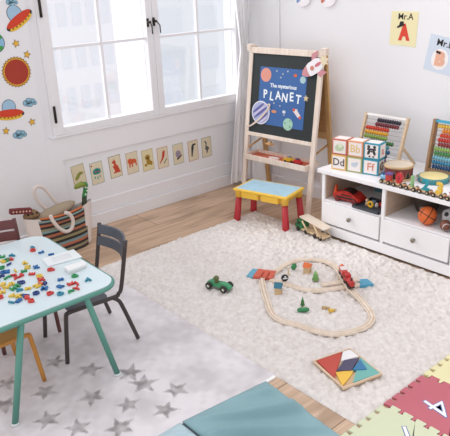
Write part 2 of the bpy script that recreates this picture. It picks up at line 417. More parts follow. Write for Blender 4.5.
# interlocking foam tiles, 30 cm squares
def tile(name, label, x0, y1, hexc, digit, dhex, size=.3):
    t = thing(name, label, 'foam tile', (x0 + size / 2, y1 - size / 2, 0))
    N = 5; d = .024; h = size / 2 - .004; step = size / N
    def side(k_in):
        o = []; w_ = step * .29
        for k in range(N):
            c = -size / 2 + step * (k + .5)
            a = d if k_in == 1 else 0
            if k_in == 1: o += [(c - w_, 0), (c - w_ * 1.35, d), (c + w_ * 1.35, d), (c + w_, 0)]
            else: o += [(c - w_ * 1.5, 0), (c - w_ * 1.15, -d * 1.0), (c + w_ * 1.15, -d * 1.0), (c + w_ * 1.5, 0)]
        return o
    pts = []
    h = size / 2
    for s, (ca, sa) in zip((1, 1, 0, 0), ((1, 0), (0, -1), (-1, 0), (0, 1))):
        # top edge towards +y, then the right, bottom and left edges
        for (u, v) in side(s):
            vx, vy = u, h + v
            pts.append((vx * ca - vy * -sa * -1 if False else vx * ca + vy * -sa, vx * sa * 1 + vy * ca))
    # rotate helper above walks the edges clockwise
    bm = nb(); prism(bm, pts, .001, .011)
    obj('foam_square', bm, mat(hexc, .8, bump=.1, bscale=300, var=.02), t)
    bm = nb(); M = T(*digit[1], .0112) @ RZ(digit[2])
    text_into(bm, digit[0], .18, M, .0006, 0, .0015); obj('digit_outline', bm, mat(dhex, .7), t)
    bm = nb(); text_into(bm, digit[0], .18, M @ T(0, 0, .0008), .0006, 0, -.0022); obj('digit_inlay', bm, mat('#f4eff0', .7), t)
TY = -2.757
tile('foam_tile', 'pale green foam puzzle tile with a white number seven, next to the rug', -2.1, TY, '#cfd4b4', ('7', (.06, -.01), PI * .9), '#5a79a8')
tile('foam_tile', 'rose pink foam puzzle tile with a white number four', -1.8, TY, '#bd6772', ('4', (-.0, .01), PI * .94), '#6f86b5')
tile('foam_tile', 'pale yellow foam puzzle tile right of the pink tile', -1.5, TY, '#e2dbac', ('3', (.0, -.02), PI * .94), '#6f9a68')
tile('foam_tile', 'bright yellow foam puzzle tile at the right edge of the photo', -1.2, TY, '#e6c65a', ('2', (.0, -.02), PI * .94), '#c25b50')

# ================================================================== CURTAIN
bm = nb(); rows = []
Ncol = 70
keys = [(.04, -.33, .062), (.12, -.325, .062), (.92, -.205, .05), (1.15, -.165, .03), (1.30, -.18, .035), (1.54, -.21, .05), (2.45, -.27, .06)]
for r_ in range(60):
    z = .04 + (2.45 - .04) * r_ / 59
    for a, b_ in zip(keys, keys[1:]):
        if a[0] <= z <= b_[0]: t = (z - a[0]) / (b_[0] - a[0]); xl = a[1] + (b_[1] - a[1]) * t; amp = a[2] + (b_[2] - a[2]) * t
    # runs from the window side along the corner and onto the shelf wall
    pull = math.exp(-((z - 1.18) / .22) ** 2)
    yend = -.13 - .17 * max(0, min(1, (1.1 - z) / .9)) + .03 * pull; row = []
    for k in range(Ncol + 1):
        u = k / Ncol; L = u * 1.0
        if u < .6: x = xl + (-.07 - xl) * (u / .6); y = -.1
        else: x = -.07; y = -.1 + (yend + .1) * ((u - .6) / .4)
        ph = u * 2 * PI * 8 + .5 * math.sin(z * 1.3)
        off = amp * .30 * math.sin(ph) + .008 * math.sin(ph * 2.3 + z * 2)
        if u < .6: y -= off * .9; x += .006 * math.cos(ph)
        else: x -= abs(off) * .8
        x = min(x, -.025); y = min(y, -.045)
        row.append(bm.verts.new((x, y, z)))
    rows.append(row)
for a, b_ in zip(rows, rows[1:]):
    for k in range(Ncol):
        f = bm.faces.new((a[k], a[k + 1], b_[k + 1], b_[k])); f.smooth = True
cm = bpy.data.materials.new('sheer_cotton'); cm.use_nodes = True; n = cm.node_tree; b = n.nodes['Principled BSDF']
b.inputs['Base Color'].default_value = lin('#fbfafb'); b.inputs['Roughness'].default_value = .9
wv = n.nodes.new('ShaderNodeTexNoise'); wv.inputs['Scale'].default_value = 300; bp = n.nodes.new('ShaderNodeBump'); bp.inputs['Strength'].default_value = .1
n.links.new(wv.outputs['Fac'], bp.inputs['Height']); n.links.new(bp.outputs[0], b.inputs['Normal'])
tl = n.nodes.new('ShaderNodeBsdfTranslucent'); tl.inputs[0].default_value = lin('#fbfafb'); mxs = n.nodes.new('ShaderNodeMixShader'); mxs.inputs[0].default_value = .12
n.links.new(b.outputs[0], mxs.inputs[1]); n.links.new(tl.outputs[0], mxs.inputs[2]); n.links.new(mxs.outputs[0], n.nodes['Material Output'].inputs[0])
cu = obj('curtain', bm, cm); tag(cu, 'long white sheer curtain gathered in the corner beside the window', 'curtain')

# ================================================================== WALL STICKERS, CARDS AND PRINTS
def wall_thing(name, label, cat, px, py, wall='left', group=None, off=0.0):
    if wall == 'left':
        p = at(px, py, 1, off); return thing(name, label, cat, (p.x, off, p.z), 0, group), p
    p = at(px, py, 0, off); return thing(name, label, cat, (off, p.y, p.z), -PI / 2, group), p
def layer(parent, name, polys, hexc, d0, d1, M=I4, rough=.7):
    """flat cut-out shapes d0..d1 in front of the wall, drawn in x (right) and z (up)"""
    bm = nb()
    for pl in polys: prism(bm, pl, d0, d1, FACE @ M)
    return obj(name, bm, mat(hexc, rough, var=.02), parent)
OUT = '#2f2b2c'; SO = -.0125
def grow(pl, g):
    cx = sum(p[0] for p in pl) / len(pl); cy = sum(p[1] for p in pl) / len(pl); o = []
    for x, y in pl:
        l = math.hypot(x - cx, y - cy) or 1; o.append((cx + (x - cx) * (1 + g / l), cy + (y - cy) * (1 + g / l)))
    return o
def ufo(label, px, py, rot, s=1.0):
    t, p = wall_thing('spaceship_sticker', label, 'wall sticker', px, py, off=SO); M = RZ(rot) @ S(s, s, 1)
    dome = ell(0, .032, .042, .046, 20); body = ell(0, -.012, .092, .031, 26); under = ell(0, -.024, .08, .02, 24)
    layer(t, 'outline', [grow(dome, .003), grow(body, .003), grow(under, .003)], OUT, 0, .0012, M)
    layer(t, 'dome', [dome], '#9fc0d8', .0012, .0018, M); layer(t, 'rim', [ell(0, -.026, .082, .021, 24)], '#e3b93a', .0012, .0020, M)
    layer(t, 'hull', [ell(0, -.004, .088, .024, 26)], '#cf3d20', .0012, .0026, M)
    layer(t, 'portholes', [ell(x, -.033 + .010 * (abs(x) / .07) ** 2, .006, .004, 8) for x in (-.06, -.036, -.012, .012, .036, .06)], '#6e4a1c', .0020, .0030, M)
ufo('red and yellow flying saucer sticker tilted near the top of the window wall', 18, 18.5, .55, 1.1)
ufo('red and yellow level flying saucer sticker below the red sun', 9.5, 112.5, -.06, 1.04)
def cloud(label, px, py, s):
    t, p = wall_thing('cloud_sticker', label, 'wall sticker', px, py, off=SO)
    cs = [(-.03, 0, .017), (-.008, .008, .021), (.018, .004, .018), (.032, -.006, .012), (0, -.008, .018), (-.018, -.008, .013)]
    layer(t, 'outline', [ell(x * s, y * s, (r + .003) * s, None, 16) for x, y, r in cs], '#4d7185', 0, .0012)
    layer(t, 'fill', [ell(x * s, y * s, r * s, None, 16) for x, y, r in cs], '#8fbacd', .0012, .0020)
cloud('blue cloud sticker at the top above the tilted flying saucer', 12, 2, .8)
cloud('blue cloud sticker right of the level flying saucer', 30, 102.5, 1.0)
cloud('lowest blue cloud sticker on the wall, below the stars', 20, 134.5, 1.0)
def starst(label, px, py, s=.022, rot=PI / 2):
    t, p = wall_thing('star_sticker', label, 'wall sticker', px, py, off=SO)
    layer(t, 'outline', [star(0, 0, s * 1.25, 5, .5, rot)], '#5a4a2a', 0, .0012); layer(t, 'fill', [star(0, 0, s, 5, .5, rot)], '#e5b23c', .0012, .002)
starst('yellow star sticker just under the tilted flying saucer', 16, 43.5, rot=PI / 2 + .3)
starst('yellow star sticker right above the red sun', 27, 54.5, rot=PI / 2 - .3)
starst('yellow star sticker right of the level flying saucer, beneath the cloud', 32, 122, rot=PI / 2 + .2)
starst('yellow star sticker left of the lowest cloud', 6, 131, rot=PI / 2 - .2)
t, p = wall_thing('sun_sticker', 'big dark red sun sticker with a spiky yellow rim', 'wall sticker', 16.5, 72, off=SO)
layer(t, 'outline', [star(0, 0, .099, 28, .9)], '#7d5a20', 0, .001); layer(t, 'rays', [star(0, 0, .095, 28, .86)], '#dba32e', .001, .0016)
layer(t, 'disc', [ell(0, 0, .079, None, 32)], '#a53423', .0016, .0024)
t, p = wall_thing('planet_sticker', 'green and blue planet sticker cut by the left photo edge', 'wall sticker', -5, 43, off=SO)
layer(t, 'outline', [ell(0, 0, .062, None, 28)], OUT, 0, .001); layer(t, 'sea', [ell(0, 0, .058, None, 28)], '#8db8d6', .001, .0016)
layer(t, 'land', [ell(.028, .036, .022, .015, 12, -.5), ell(.03, -.034, .018, .013, 12, .6), ell(-.03, .01, .018, .03, 12)], '#3f9a4a', .0016, .0024)

# nine animal cards under the window
def card(label, px, py, hexc, edge, art, tilt=0):
    t, p = wall_thing('animal_card', label, 'picture card', px, py, group=None)
    M = RZ(tilt); w_, h_ = .052, .085
    layer(t, 'card_sheet', [[(-w_, -h_), (w_, -h_), (w_, h_), (-w_, h_)]], edge, 0, .0014, M)
    layer(t, 'card_face', [[(-w_ + .004, -h_ + .004), (w_ - .004, -h_ + .004), (w_ - .004, h_ - .004), (-w_ + .004, h_ - .004)]], hexc, .0014, .002, M)
    for i, (nm, hx, polys) in enumerate(art): layer(t, nm, polys, hx, .002, .0026 + .0005 * i, M)
PAPER = '#ddd0b4'
croc = [(-.035, -.01), (-.01, .02), (.012, .03), (.038, .022), (.03, .008), (.01, .004), (-.005, -.016), (-.03, -.03)]
kang = [(-.008, .05), (-.012, .062), (.0, .052), (.008, .035), (.006, .02), (.022, .0), (.028, -.02), (.036, -.04), (.04, -.052), (.02, -.05), (-.026, -.05), (-.02, -.04), (-.008, -.036), (-.016, -.012), (-.026, .006), (-.012, .008), (-.01, .024), (-.028, .034), (-.024, .042)]
lion = [(-.038, .03), (-.02, .04), (.0, .03), (.024, .028), (.036, .016), (.038, -.03), (.028, -.03), (.024, -.006), (.004, -.004), (.002, -.034), (-.008, -.034), (-.01, -.008), (-.018, -.008), (-.022, -.034), (-.03, -.034), (-.032, .0), (-.044, .01)]
parrot = [(.012, .058), (.024, .048), (.02, .034), (.016, .01), (-.006, -.02), (-.032, -.045), (-.036, -.04), (-.014, -.006), (-.006, .02), (-.002, .045)]
toucan = [(.0, .058), (.03, .056), (.026, .044), (.008, .04), (.004, .016), (-.004, -.006), (-.014, -.05), (-.024, -.048), (-.022, -.01), (-.02, .02), (-.014, .046)]
heron = [(-.03, .055), (-.004, .052), (.004, .03), (-.002, .01), (.014, .004), (.026, -.014), (.012, -.03), (.004, -.05), (-.008, -.05), (-.004, -.03), (-.018, -.014), (-.012, .012), (-.008, .03), (-.014, .042)]
card('cream picture card with an olive crocodile, leftmost under the window', 79, 176, '#d8cbab', '#a89a78', [('crocodile', '#8a8b3e', [croc])], .1)
card('cream picture card with a teal jellyfish like turtle, second from the left', 97, 173, PAPER, '#8fa59c', [('turtle', '#3f9c98', [ell(0, .012, .034, .026, 18, 0, 0, PI) + [(.03, -.004), (-.03, -.004)], ell(0, .004, .034, .014, 14), ell(-.022, -.03, .005, .012, 8), ell(0, -.036, .005, .014, 8), ell(.02, -.03, .005, .012, 8)]), ('spots', '#b8503a', [ell(-.01, .012, .007, None, 8), ell(.014, .01, .006, None, 8), ell(-.038, .062, .007, None, 8)])], .05)
card('cream picture card with a red kangaroo', 115.3, 166.5, PAPER, '#8c7d68', [('kangaroo', '#c4452c', [kang])], .06)
card('cream picture card with an orange lion', 132.3, 162.7, PAPER, '#b49a80', [('lion', '#cc5a32', [lion])], .04)
card('yellowish picture card with a golden brown monkey', 147.8, 160, '#dfd2a8', '#b8aa6e', [('monkey', '#a8842e', [ell(-.002, .022, .024, .022, 14), ell(.004, -.014, .02, .026, 14), ell(-.024, -.036, .013, .012, 10), ell(.026, -.03, .014, .018, 10)]), ('face', '#6b4a26', [ell(-.002, .018, .012, .01, 10)])], .04)
card('cream picture card with a red parrot on a twig', 162.8, 157.5, PAPER, '#c08a6a', [('parrot', '#c23e2c', [parrot]), ('twig', '#3d4a30', [[(.004, -.046), (.036, -.012), (.038, -.018), (.008, -.052)]])], .03)
card('cream picture card with a purple grey snail shell', 178.2, 153.8, PAPER, '#94aa96', [('snail', '#9a8a9a', [ell(-.002, .0, .027, .03, 16)]), ('snail_body', '#4a3e34', [[(-.02, -.036), (.034, -.01), (.032, -.022), (-.012, -.05)]])], .03)
card('cream picture card with a black toucan', 193.2, 150.5, PAPER, '#b87a56', [('toucan', '#33343a', [toucan])], .04)
card('cream picture card with a grey and white wading bird, rightmost under the window', 206.5, 147, PAPER, '#9a9c82', [('bird', '#5b5c5c', [heron])], .03)

# letter prints on the shelf wall
t, p = wall_thing('letter_print', 'yellow paper print reading Mr.A with a red letter A in a black hat', 'print', 403.5, 28.5, 'right')
layer(t, 'paper', [[(-.1, -.108), (.104, -.112), (.104, .11), (-.1, .106)]], '#ece2b4', 0, .0015, RZ(-.03))
bm = nb(); text_into(bm, 'Mr.A', .056, FACE @ T(.012, .074, .002), .0006, 0, .0004); obj('title', bm, mat('#26241f', .7), t)
bm = nb(); text_into(bm, 'A', .125, FACE @ T(.008, -.028, .002) @ S(.8, 1.05, 1), .001, 0, .0085); obj('letter', bm, mat('#d8432f', .7), t)
bm = nb(); prism(bm, [(-.046, .002), (.01, .022), (.002, .03), (-.002, .046), (-.026, .044), (-.032, .02), (-.046, .014)], .003, .0045, FACE); obj('hat', bm, mat('#1c1b1b', .7), t)
t, p = wall_thing('letter_print', 'pale blue paper print reading Mr.B with a pink letter B', 'print', 442, 55, 'right')
Mt = RZ(-.17)
layer(t, 'paper', [[(-.108, -.115), (.104, -.115), (.104, .112), (-.108, .112)]], '#cfd9e6', 0, .0015, Mt)
layer(t, 'backing', [ell(-.008, -.03, .06, .066, 24)], '#f0ecea', .0015, .002, Mt)
bm = nb(); text_into(bm, 'Mr.B', .06, FACE @ Mt @ T(.004, .07, .0025), .0006, 0, .0005); obj('title', bm, mat('#26241f', .7), t)
bm = nb(); text_into(bm, 'B', .115, FACE @ Mt @ T(-.008, -.03, .003), .001, 0, .008); obj('letter', bm, mat('#e3ae94', .7), t)
bm = nb(); prism(bm, ell(-.034, .012, .01, .008, 8), .004, .0055, FACE @ Mt); prism(bm, ell(-.018, .01, .01, .008, 8), .004, .0055, FACE @ Mt); obj('bow', bm, mat('#2a2524', .7), t)

# two white crescent ornaments at the top of the shelf wall
for px, lab, hx in ((304, 'white crescent wall ornament with a blue dot, above the chalkboard', '#7d97c4'), (329, 'white crescent wall ornament with a red dot, nearer the letter prints', '#c8705a')):
    t, p = wall_thing('crescent_ornament', lab, 'wall ornament', px, -4, 'right')
    outer = ell(0, 0, .075, None, 24, 0, -2.6, .9); inner = ell(-.016, .016, .058, None, 24, 0, -2.5, .8)[::-1]
    layer(t, 'crescent', [outer + inner], '#efe9ec', 0, .012)
    layer(t, 'dot', [ell(-.052, -.036, .012, None, 12)], hx, 0, .014)
bm = nb(); bx(bm, -.008, 0, -.035, .035, -.05, .05, bev=.003); t = thing('wall_outlet', 'small white electrical outlet low on the wall behind the easel', 'outlet', (0, -.789, .19)); obj('cover_plate', bm, mat('#d6d2d2', .5), t)
bm = nb(); bx(bm, -.011, -.007, -.02, .02, -.028, .028, bev=.002); obj('socket', bm, mat('#c3bebe', .5), t)

# ================================================================== LOW SHELF WITH DRAWERS
SH = thing('storage_bench', 'low white storage bench with two open cubbies above two drawers', 'storage bench', (-.568, -1.30, 0))
ST = .483; L = 1.05
bm = nb(); bx(bm, -.012, .562, -L, .0, ST - .028, ST, bev=.003); obj('top_board', bm, WHITE, SH)
for y0, y1 in ((-.058, -.034), (-.545, -.52), (-1.035, -1.01)):
    bm = nb(); bx(bm, .0, .556, y0, y1, .09, ST - .028, bev=.002); obj('side_panel', bm, WHITE, SH)
bm = nb(); bx(bm,   .54, .556, -1.01, -.058, .09, ST - .028); obj('back_panel', bm, wood('#5a4a3e'), SH)  # board darkened so its brown carries the shade deep in the cubbies
for y_, nm in ((-.0585, 'cubby_shade_sheet'), (-.5455, 'cubby_shade_sheet')):
    bm = nb(); bx(bm, .012, .54, y_ - .003, y_ + .0005, .273, ST - .028); obj(nm, bm, wood('#c9b3a0'), SH)  # added thin sheets, beige brown colour imitates shade on the inner sides
bm = nb(); bx(bm, .003, .54, -.52, -.058, .26, .273); bx(bm, .003, .54, -1.01, -.545, .26, .273); obj('cubby_floor', bm, WHITE, SH)
bm = nb(); bx(bm, -.006, .556, -1.038, -.03, .022, .088, bev=.003); obj('plinth', bm, WHITE, SH)
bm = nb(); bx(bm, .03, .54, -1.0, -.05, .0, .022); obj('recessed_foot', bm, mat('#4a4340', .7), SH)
for y0, y1, py in ((-.513, -.061, .297), (-1.0, -.548, .297)):
    bm = nb(); bx(bm, -.006, .5, y0, y1, .104, .257, bev=.003); dr = obj('drawer', bm, WHITE, SH)
    bm = nb(); yk = (y0 + y1) / 2 - .0
    lathe(bm, [(0, 0), (.006, 0), (.006, .01), (.014, .016), (.015, .024), (.009, .03), (0, .031)], 14, T(-.006, yk, .186) @ RY(-PI / 2)); obj('knob', bm, mat('#8d8578', .3, metal=.8), dr)

# ------------------------------------------------------------------ alphabet blocks
rowdir = Vector((.069, -.333, 0)).normalized(); ang = math.atan2(rowdir.y, rowdir.x)   # local x runs along the row
B0 = Vector((-.528, -1.377, ST + .0005)); BW = .1095; BS = .105; BD = .095; PITCH = .1135
def block(i, j, label, edge, draw, side=None):
    dx = (.0 if j == 0 else .003) + PITCH * i + BW / 2
    pos = B0 + rowdir * dx; t = thing('alphabet_block', label, 'alphabet block', (pos.x, pos.y, pos.z + (BS + .001) * j), ang + (random.uniform(-.01, .01)))
    h = BW / 2; v_ = BS / 2
    bm = nb(); bx(bm, -h, h, 0, BD, 0, BS, bev=.004); obj('block_body', bm, mat(edge, .6), t)
    bm = nb(); k = h - .01
    bx(bm, -k, k, -.0012, .001, .01, BS - .01); bx(bm, h - .001, h + .0012, .01, BD - .01, .01, BS - .01); bx(bm, -h - .0012, -h + .001, .01, BD - .01, .01, BS - .01)
    bx(bm, -k, k, .01, BD - .01, BS - .001, BS + .0009)
    obj('face_panel', bm, mat('#efe6e2', .6), t)
    draw(t, T(0, -.0013, v_) @ FACE)
    if side:
        bm = nb(); text_into(bm, side[0], .075, T(h + .0014, BD / 2, v_) @ RZ(PI / 2) @ FACE, .0006, 0, .003); obj('side_letter', bm, mat(side[1], .6), t)
def letters(s, hexc, sz=.07):
    def f(t, M):
        bm = nb(); text_into(bm, s, sz, M, .0007, 0, .0007); obj('letters', bm, mat(hexc, .6), t)
    return f
def pic(parts):
    def f(t, M):
        for i, (nm, hx, pls) in enumerate(parts):
            bm = nb()
            for pl in pls: prism(bm, pl, 0, .0008 + .0004 * i, M)
            obj(nm, bm, mat(hx, .6), t)
    return f
block(0, 0, 'alphabet block with yellow edges and black letters Dd, lower left of the pile', '#e0b66c', letters('Dd', '#4b4546'))
block(1, 0, 'alphabet block with green edges and a faint blue picture, lower middle of the pile', '#a3ab6e', pic([('bird', '#c3cdd8', [ell(0, 0, .022, .016), ell(.018, .012, .01)]), ]))
block(2, 0, 'alphabet block with blue edges and orange letters Ff, lower right of the pile', '#3795ad', letters('Ff', '#d98a70'), ('G', '#8a6a50'))
block(0, 1, 'alphabet block with red edges and a pale green leaf picture, upper left of the pile', '#c66e5c', pic([('leaf', '#bccbab', [ell(0, -.004, .034, .024, 18, .2)]), ('apple', '#dde2cc', [ell(.005, .012, .016)])]))
block(1, 1, 'alphabet block with orange edges and yellow letters Bb, upper middle of the pile', '#dd9a72', letters('Bb', '#e3c07e'))
block(2, 1, 'alphabet block with blue edges and a black masked animal picture, upper right of the pile', '#3795ad', pic([('ears', '#34333a', [ell(-.02, .03, .01), ell(.02, .03, .01), [(-.03, .02), (.03, .02), (.03, .008), (-.03, .008)]]), ('animal', '#34333a', [ell(-.018, -.006, .009, .02, 12, -.4), ell(.018, -.006, .009, .02, 12, .4), ell(-.012, -.034, .007, .006), ell(.014, -.034, .007, .006), ell(0, .0, .006, .006)])]), ('a', '#d99a90'))

# ------------------------------------------------------------------ abacuses
BEADC = ['#33283a', '#7c2f38', '#c9432a', '#e3a82c', '#8fa84c', '#3d7340', '#4d9aa6', '#2d5f86', '#2b3450', '#8a4a7a']
def abacus(name, label, loc, rz, w_, h_, lean, rows_, fh, toph, rail, strut, bead=.0125):
    t = thing(name, label, 'abacus', loc, rz); M = RX(-lean)   # leans back to +y
    FW = wood(fh)
    d = .012 if strut else .022
    for s in (-1, 1):
        bm = nb(); bx(bm, s * w_ / 2 - .009, s * w_ / 2 + .009, -d, d, 0, h_, M, bev=.002); obj('side_post', bm, FW, t)
    bm = nb(); bx(bm, -w_ / 2 + .009, w_ / 2 - .009, -d * .8, d * .8, h_ - .02, h_ - .004, M, bev=.002); obj('top_rail', bm, mat(toph, .5), t)
    bm = nb(); bx(bm, -w_ / 2 + .009, w_ / 2 - .009, -d * .8, d * .8, .008, .026, M, bev=.002); obj('bottom_rail', bm, FW if not strut else mat('#e6e0d8', .5), t)
    if strut:
        for s in (-1, 1):
            bm = nb(); a = M @ Vector((s * (w_ / 2 + .013), .0, h_ * .42)); bx(bm, s * (w_ / 2 + .013) - .005, s * (w_ / 2 + .013) + .005, -.009, .009, 0, (a - Vector((a.x, strut, 0))).length, T(0, strut, 0.004) @ RX(math.atan2(strut - a.y, a.z))); obj('rear_strut', bm, FW, t)
    n_ = len(rows_); 
    bm = nb(); zs = [h_ - .042 - (h_ - .085) * i / (n_ - 1) for i in range(n_)]
    for z in zs: tube(bm, [(-w_ / 2, 0, z), (w_ / 2, 0, z)], .0022, 6, M)
    obj('rods', bm, mat('#b9b4b0', .4, metal=.5), t)
    for (start, cnt, hx), z in zip(rows_, zs):
        for k in range(cnt):
            bm = nb(); x = -w_ / 2 + .018 + bead + start * (w_ - .04) + k * bead * 1.48
            lathe(bm, [(.003, -bead * .7), (bead * .8, -bead * .6), (bead * 1.28, 0), (bead * .8, bead * .6), (.003, bead * .7)], 9, M @ T(x, 0, z) @ RY(PI / 2)); obj('bead', bm, mat(hx, .35), t)
A1 = at(396, 167, 0, -.27); 
abacus('abacus', 'white framed abacus with rainbow beads leaning behind the alphabet blocks', (-.27, -1.55, ST), -PI / 2, .33, .345, .30,
       [(.27, 10, BEADC[0]), (.24, 10, BEADC[1]), (.0, 10, BEADC[2]), (.0, 10, BEADC[3]), (.0, 10, BEADC[4]), (.2, 10, BEADC[5]), (.1, 10, BEADC[6]), (.15, 10, BEADC[7]), (.1, 10, BEADC[8]), (.1, 10, BEADC[9])], '#d9c0a2', '#ece7e2', None, .19, .0125)
abacus('abacus', 'brown wooden abacus with a blue top bar and rainbow beads, at the right edge', (-.165, -2.03, ST), -PI / 2, .30, .345, .16,
       [(.0, 5, '#e3bb4c'), (.14, 10, '#df8a34'), (.1, 10, '#cf4a2c'), (.06, 10, '#c23a2e'), (.08, 10, '#8f3a3c'), (.0, 10, '#93b465'), (.02, 10, '#4e8a50'), (.0, 10, '#77b7c6'), (.01, 10, '#3a86a8'), (.02, 10, '#2c4f78')], '#a5805c', '#3f9fbb', None, None, .0125)

# ------------------------------------------------------------------ drum and tambourine
dr = thing('toy_drum', 'round natural wood toy drum with a patterned band, beside the blocks', 'drum', (-.395, -1.815, ST))
R_ = .086
bm = nb(); lathe(bm, [(0, .002), (R_, .002), (R_, .085), (R_ - .006, .085)], 32); obj('drum_shell', bm, wood('#a57a58'), dr)
bm = nb(); lathe(bm, [(R_, .0), (R_ + .005, .0), (R_ + .005, .013), (R_, .013)], 32); lathe(bm, [(R_, .078), (R_ + .005, .078), (R_ + .005, .092), (R_ - .002, .092)], 32); obj('hoop', bm, wood('#d9b78c'), dr)
bm = nb(); lathe(bm, [(0, .089), (R_ - .002, .089), (R_ - .001, .092)], 32); obj('drum_skin', bm, mat('#e2d2bd', .6), dr)
for hx, ph, nm in (('#7c3232', 0, 'red_pattern'), ('#2d2a2a', .5, 'black_pattern')):
    bm = nb()
    for k in range(12):
        a = 2 * PI * (k + ph) / 12; M = RZ(a) @ T(0, -R_ * 1.0 - .0008, .046) @ FACE
        prism(bm, [(-.019, .028), (.019, .028), (0, -.024)] if ph == 0 else [(-.013, -.030), (.013, -.030), (0, .022)], -.002, .0012 + ph * .001, M)
    obj(nm, bm, mat(hx, .6), dr)
tb = thing('tambourine', 'tambourine with a cream skin and teal rim lying on the bench', 'tambourine', (-.305, -2.01, ST))
R_ = .094
bm = nb(); lathe(bm, [(R_ - .008, .0), (R_, 0), (R_, .032), (R_ - .008, .034), (R_ - .008, 0)], 36); obj('rim', bm, mat('#3d8d95', .5), tb)
bm = nb(); lathe(bm, [(0, .033), (R_ - .006, .0335), (R_ + .001, .030)], 36); obj('skin', bm, mat('#efdc9c', .6), tb)
for k in range(6):
    bm = nb(); cyl(bm, .013, -.002, .002, RZ(k * PI / 3 + .3) @ T(0, -R_ - .002, .018), 12); cyl(bm, .013, .004, .008, RZ(k * PI / 3 + .3) @ T(0, -R_ - .002, .018), 12)
    obj('jingle', bm, mat('#b3a68a', .3, metal=.8), tb)

# ------------------------------------------------------------------ number train on the bench top
tp0 = Vector((-.540, -1.800, ST)); tp1 = Vector((-.556, -2.29, ST)); td = (tp1 - tp0).normalized(); ta = math.atan2(td.y, td.x)
specs = [('loco', '#6a4a8a', 'toy train engine with a purple cab roof and blue boiler leading the number train', '#7db2cf'), ('0', '#c8323a', 'toy train wagon carrying a red number zero', 0), ('1', '#8fbb82', 'toy train wagon carrying a pale green number one', 0),
         ('2', '#2596a5', 'toy train wagon carrying a teal number two', 0), ('3', '#e6c04a', 'toy train wagon carrying a yellow number three', 0), ('4', '#d9553c', 'toy train wagon carrying an orange red number four', 0)]
tires = mat('#25211f', .5); hubs = mat('#c9b08a', .5)
for i, (d, hx, lab, extra) in enumerate(specs):
    pos = tp0 + td * (.092 * i + .03); t = thing('toy_train_engine' if i == 0 else 'number_wagon', lab, 'toy train', pos, ta); t.scale = (1.22, 1.22, 1.22)
    bm = nb(); bx(bm, -.033, .033, -.014, .014, .010, .019, bev=.002); obj('chassis', bm, wood('#d8b98e'), t)
    for wx in (-.021, .021):
        for wy in (-.016, .016):
            bm = nb(); cyl(bm, .0115, -.004, .004, T(wx, wy, .0115) @ RX(PI / 2), 12); wh = obj('wheel', bm, tires, t)
            bm = nb(); cyl(bm, .0055, -.0048, .0048, T(wx, wy, .0115) @ RX(PI / 2), 10); obj('hub', bm, hubs, wh)
    bm = nb(); cyl(bm, .004, 0, .022, T(.03, 0, .015) @ RY(PI / 2), 8); obj('coupling', bm, mat('#c4362e', .4), t)
    if i == 0:
        bm = nb(); bx(bm, .0, .026, -.013, .013, .019, .052, bev=.002); obj('cab', bm, mat('#c4433c', .5), t)
        bm = nb(); bx(bm, -.004, .032, -.017, .017, .052, .06, bev=.002); obj('cab_roof', bm, mat(hx, .5), t)
        bm = nb(); cyl(bm, .013, -.034, .0, T(0, 0, .031) @ RY(PI / 2), 14); obj('boiler', bm, mat(extra, .5), t)
        bm = nb(); cyl(bm, .005, .04, .058, T(-.022, 0, 0), 10); obj('chimney', bm, mat('#2f4f8a', .5), t)
    else:
        bm = nb(); text_into(bm, d, .074, T(0, 0, .043) @ FACE, .007, 0, .0028); obj('number', bm, mat(hx, .45), t)

# ------------------------------------------------------------------ in the cubbies
CZ = .2735
# red toy car
t = thing('toy_racing_car', 'red toy racing car with an orange tail fin in the left cubby', 'toy car', (-.485, -1.50, CZ), -PI / 2 + .12)
prof = [(-.10, .02), (-.095, .05), (-.05, .062), (-.02, .078), (.03, .076), (.06, .056), (.10, .046), (.115, .03), (.112, .016), (-.09, .014)]
bm = nb(); prism(bm, prof, -.05, .05, FACE); bmesh.ops.bevel(bm, geom=bm.edges[:], offset=.008, segments=2, affect='EDGES'); obj('car_body', bm, mat('#b5291f', .4), t)
bm = nb(); prism(bm, [(-.045, .064), (-.018, .084), (.028, .082), (.052, .062)], -.036, .036, FACE); bx(bm, -.07, .08, -.0525, -.049, .028, .040); bx(bm, -.03, .05, -.0525, -.049, .05, .058); obj('windows', bm, mat('#2c1614', .4), t)
bm = nb(); prism(bm, [(-.10, .02), (-.118, .03), (-.11, .06), (-.098, .10), (-.09, .06), (-.085, .03)], -.012, .012, FACE); obj('tail_fin', bm, mat('#e0572a', .5), t)
for wx in (-.06, .07):
    for wy in (-.05, .05):
        bm = nb(); cyl(bm, .018, -.008, .008, T(wx, wy, .0185) @ RX(PI / 2), 14); obj('wheel', bm, mat('#6d1c18', .5), t)
# dark tray with little wooden pieces
TR = thing('toy_tray', 'dark grey tray in the left cubby holding small toys', 'tray', (-.462, -1.71, CZ), -PI / 2)
TR.scale = (1.12, 1.12, 1); bm = nb(); bx(bm, -.10, .085, -.10, .09, .0, .007, bev=.002)
for a in ((-.10, .085, -.10, -.094), (-.10, .085, .084, .09), (-.10, -.094, -.10, .09), (.079, .085, -.10, .09)): bx(bm, *a, .007, .018)
obj('tray_body', bm, mat('#41454c', .5), TR)
def small(name, lab, cat, x, y, fn, mats, z=CZ + .0075):
    bm = nb(); fn(bm); o = obj(name, bm, mats); o.location = (x, y, z); tag(o, lab, cat); return o
def ring(bm):
    tube(bm, [(.0, .017 * math.cos(a), .024 + .017 * math.sin(a)) for a in [2 * PI * k / 16 for k in range(16)]], .0075, 8, closed=True)
small('ring_toy', 'small yellow wooden ring standing in the tray', 'wooden toy', -.515, -1.70, ring, mat('#e3b228', .45))
small('peg_doll', 'pale wooden peg doll with a pinkish head in the tray', 'wooden toy', -.49, -1.655, lambda bm: (lathe(bm, [(0, 0), (.013, 0), (.009, .025), (0, .027)], 12), ball(bm, .012, T(0, 0, .034))), wood('#d8b39a'))
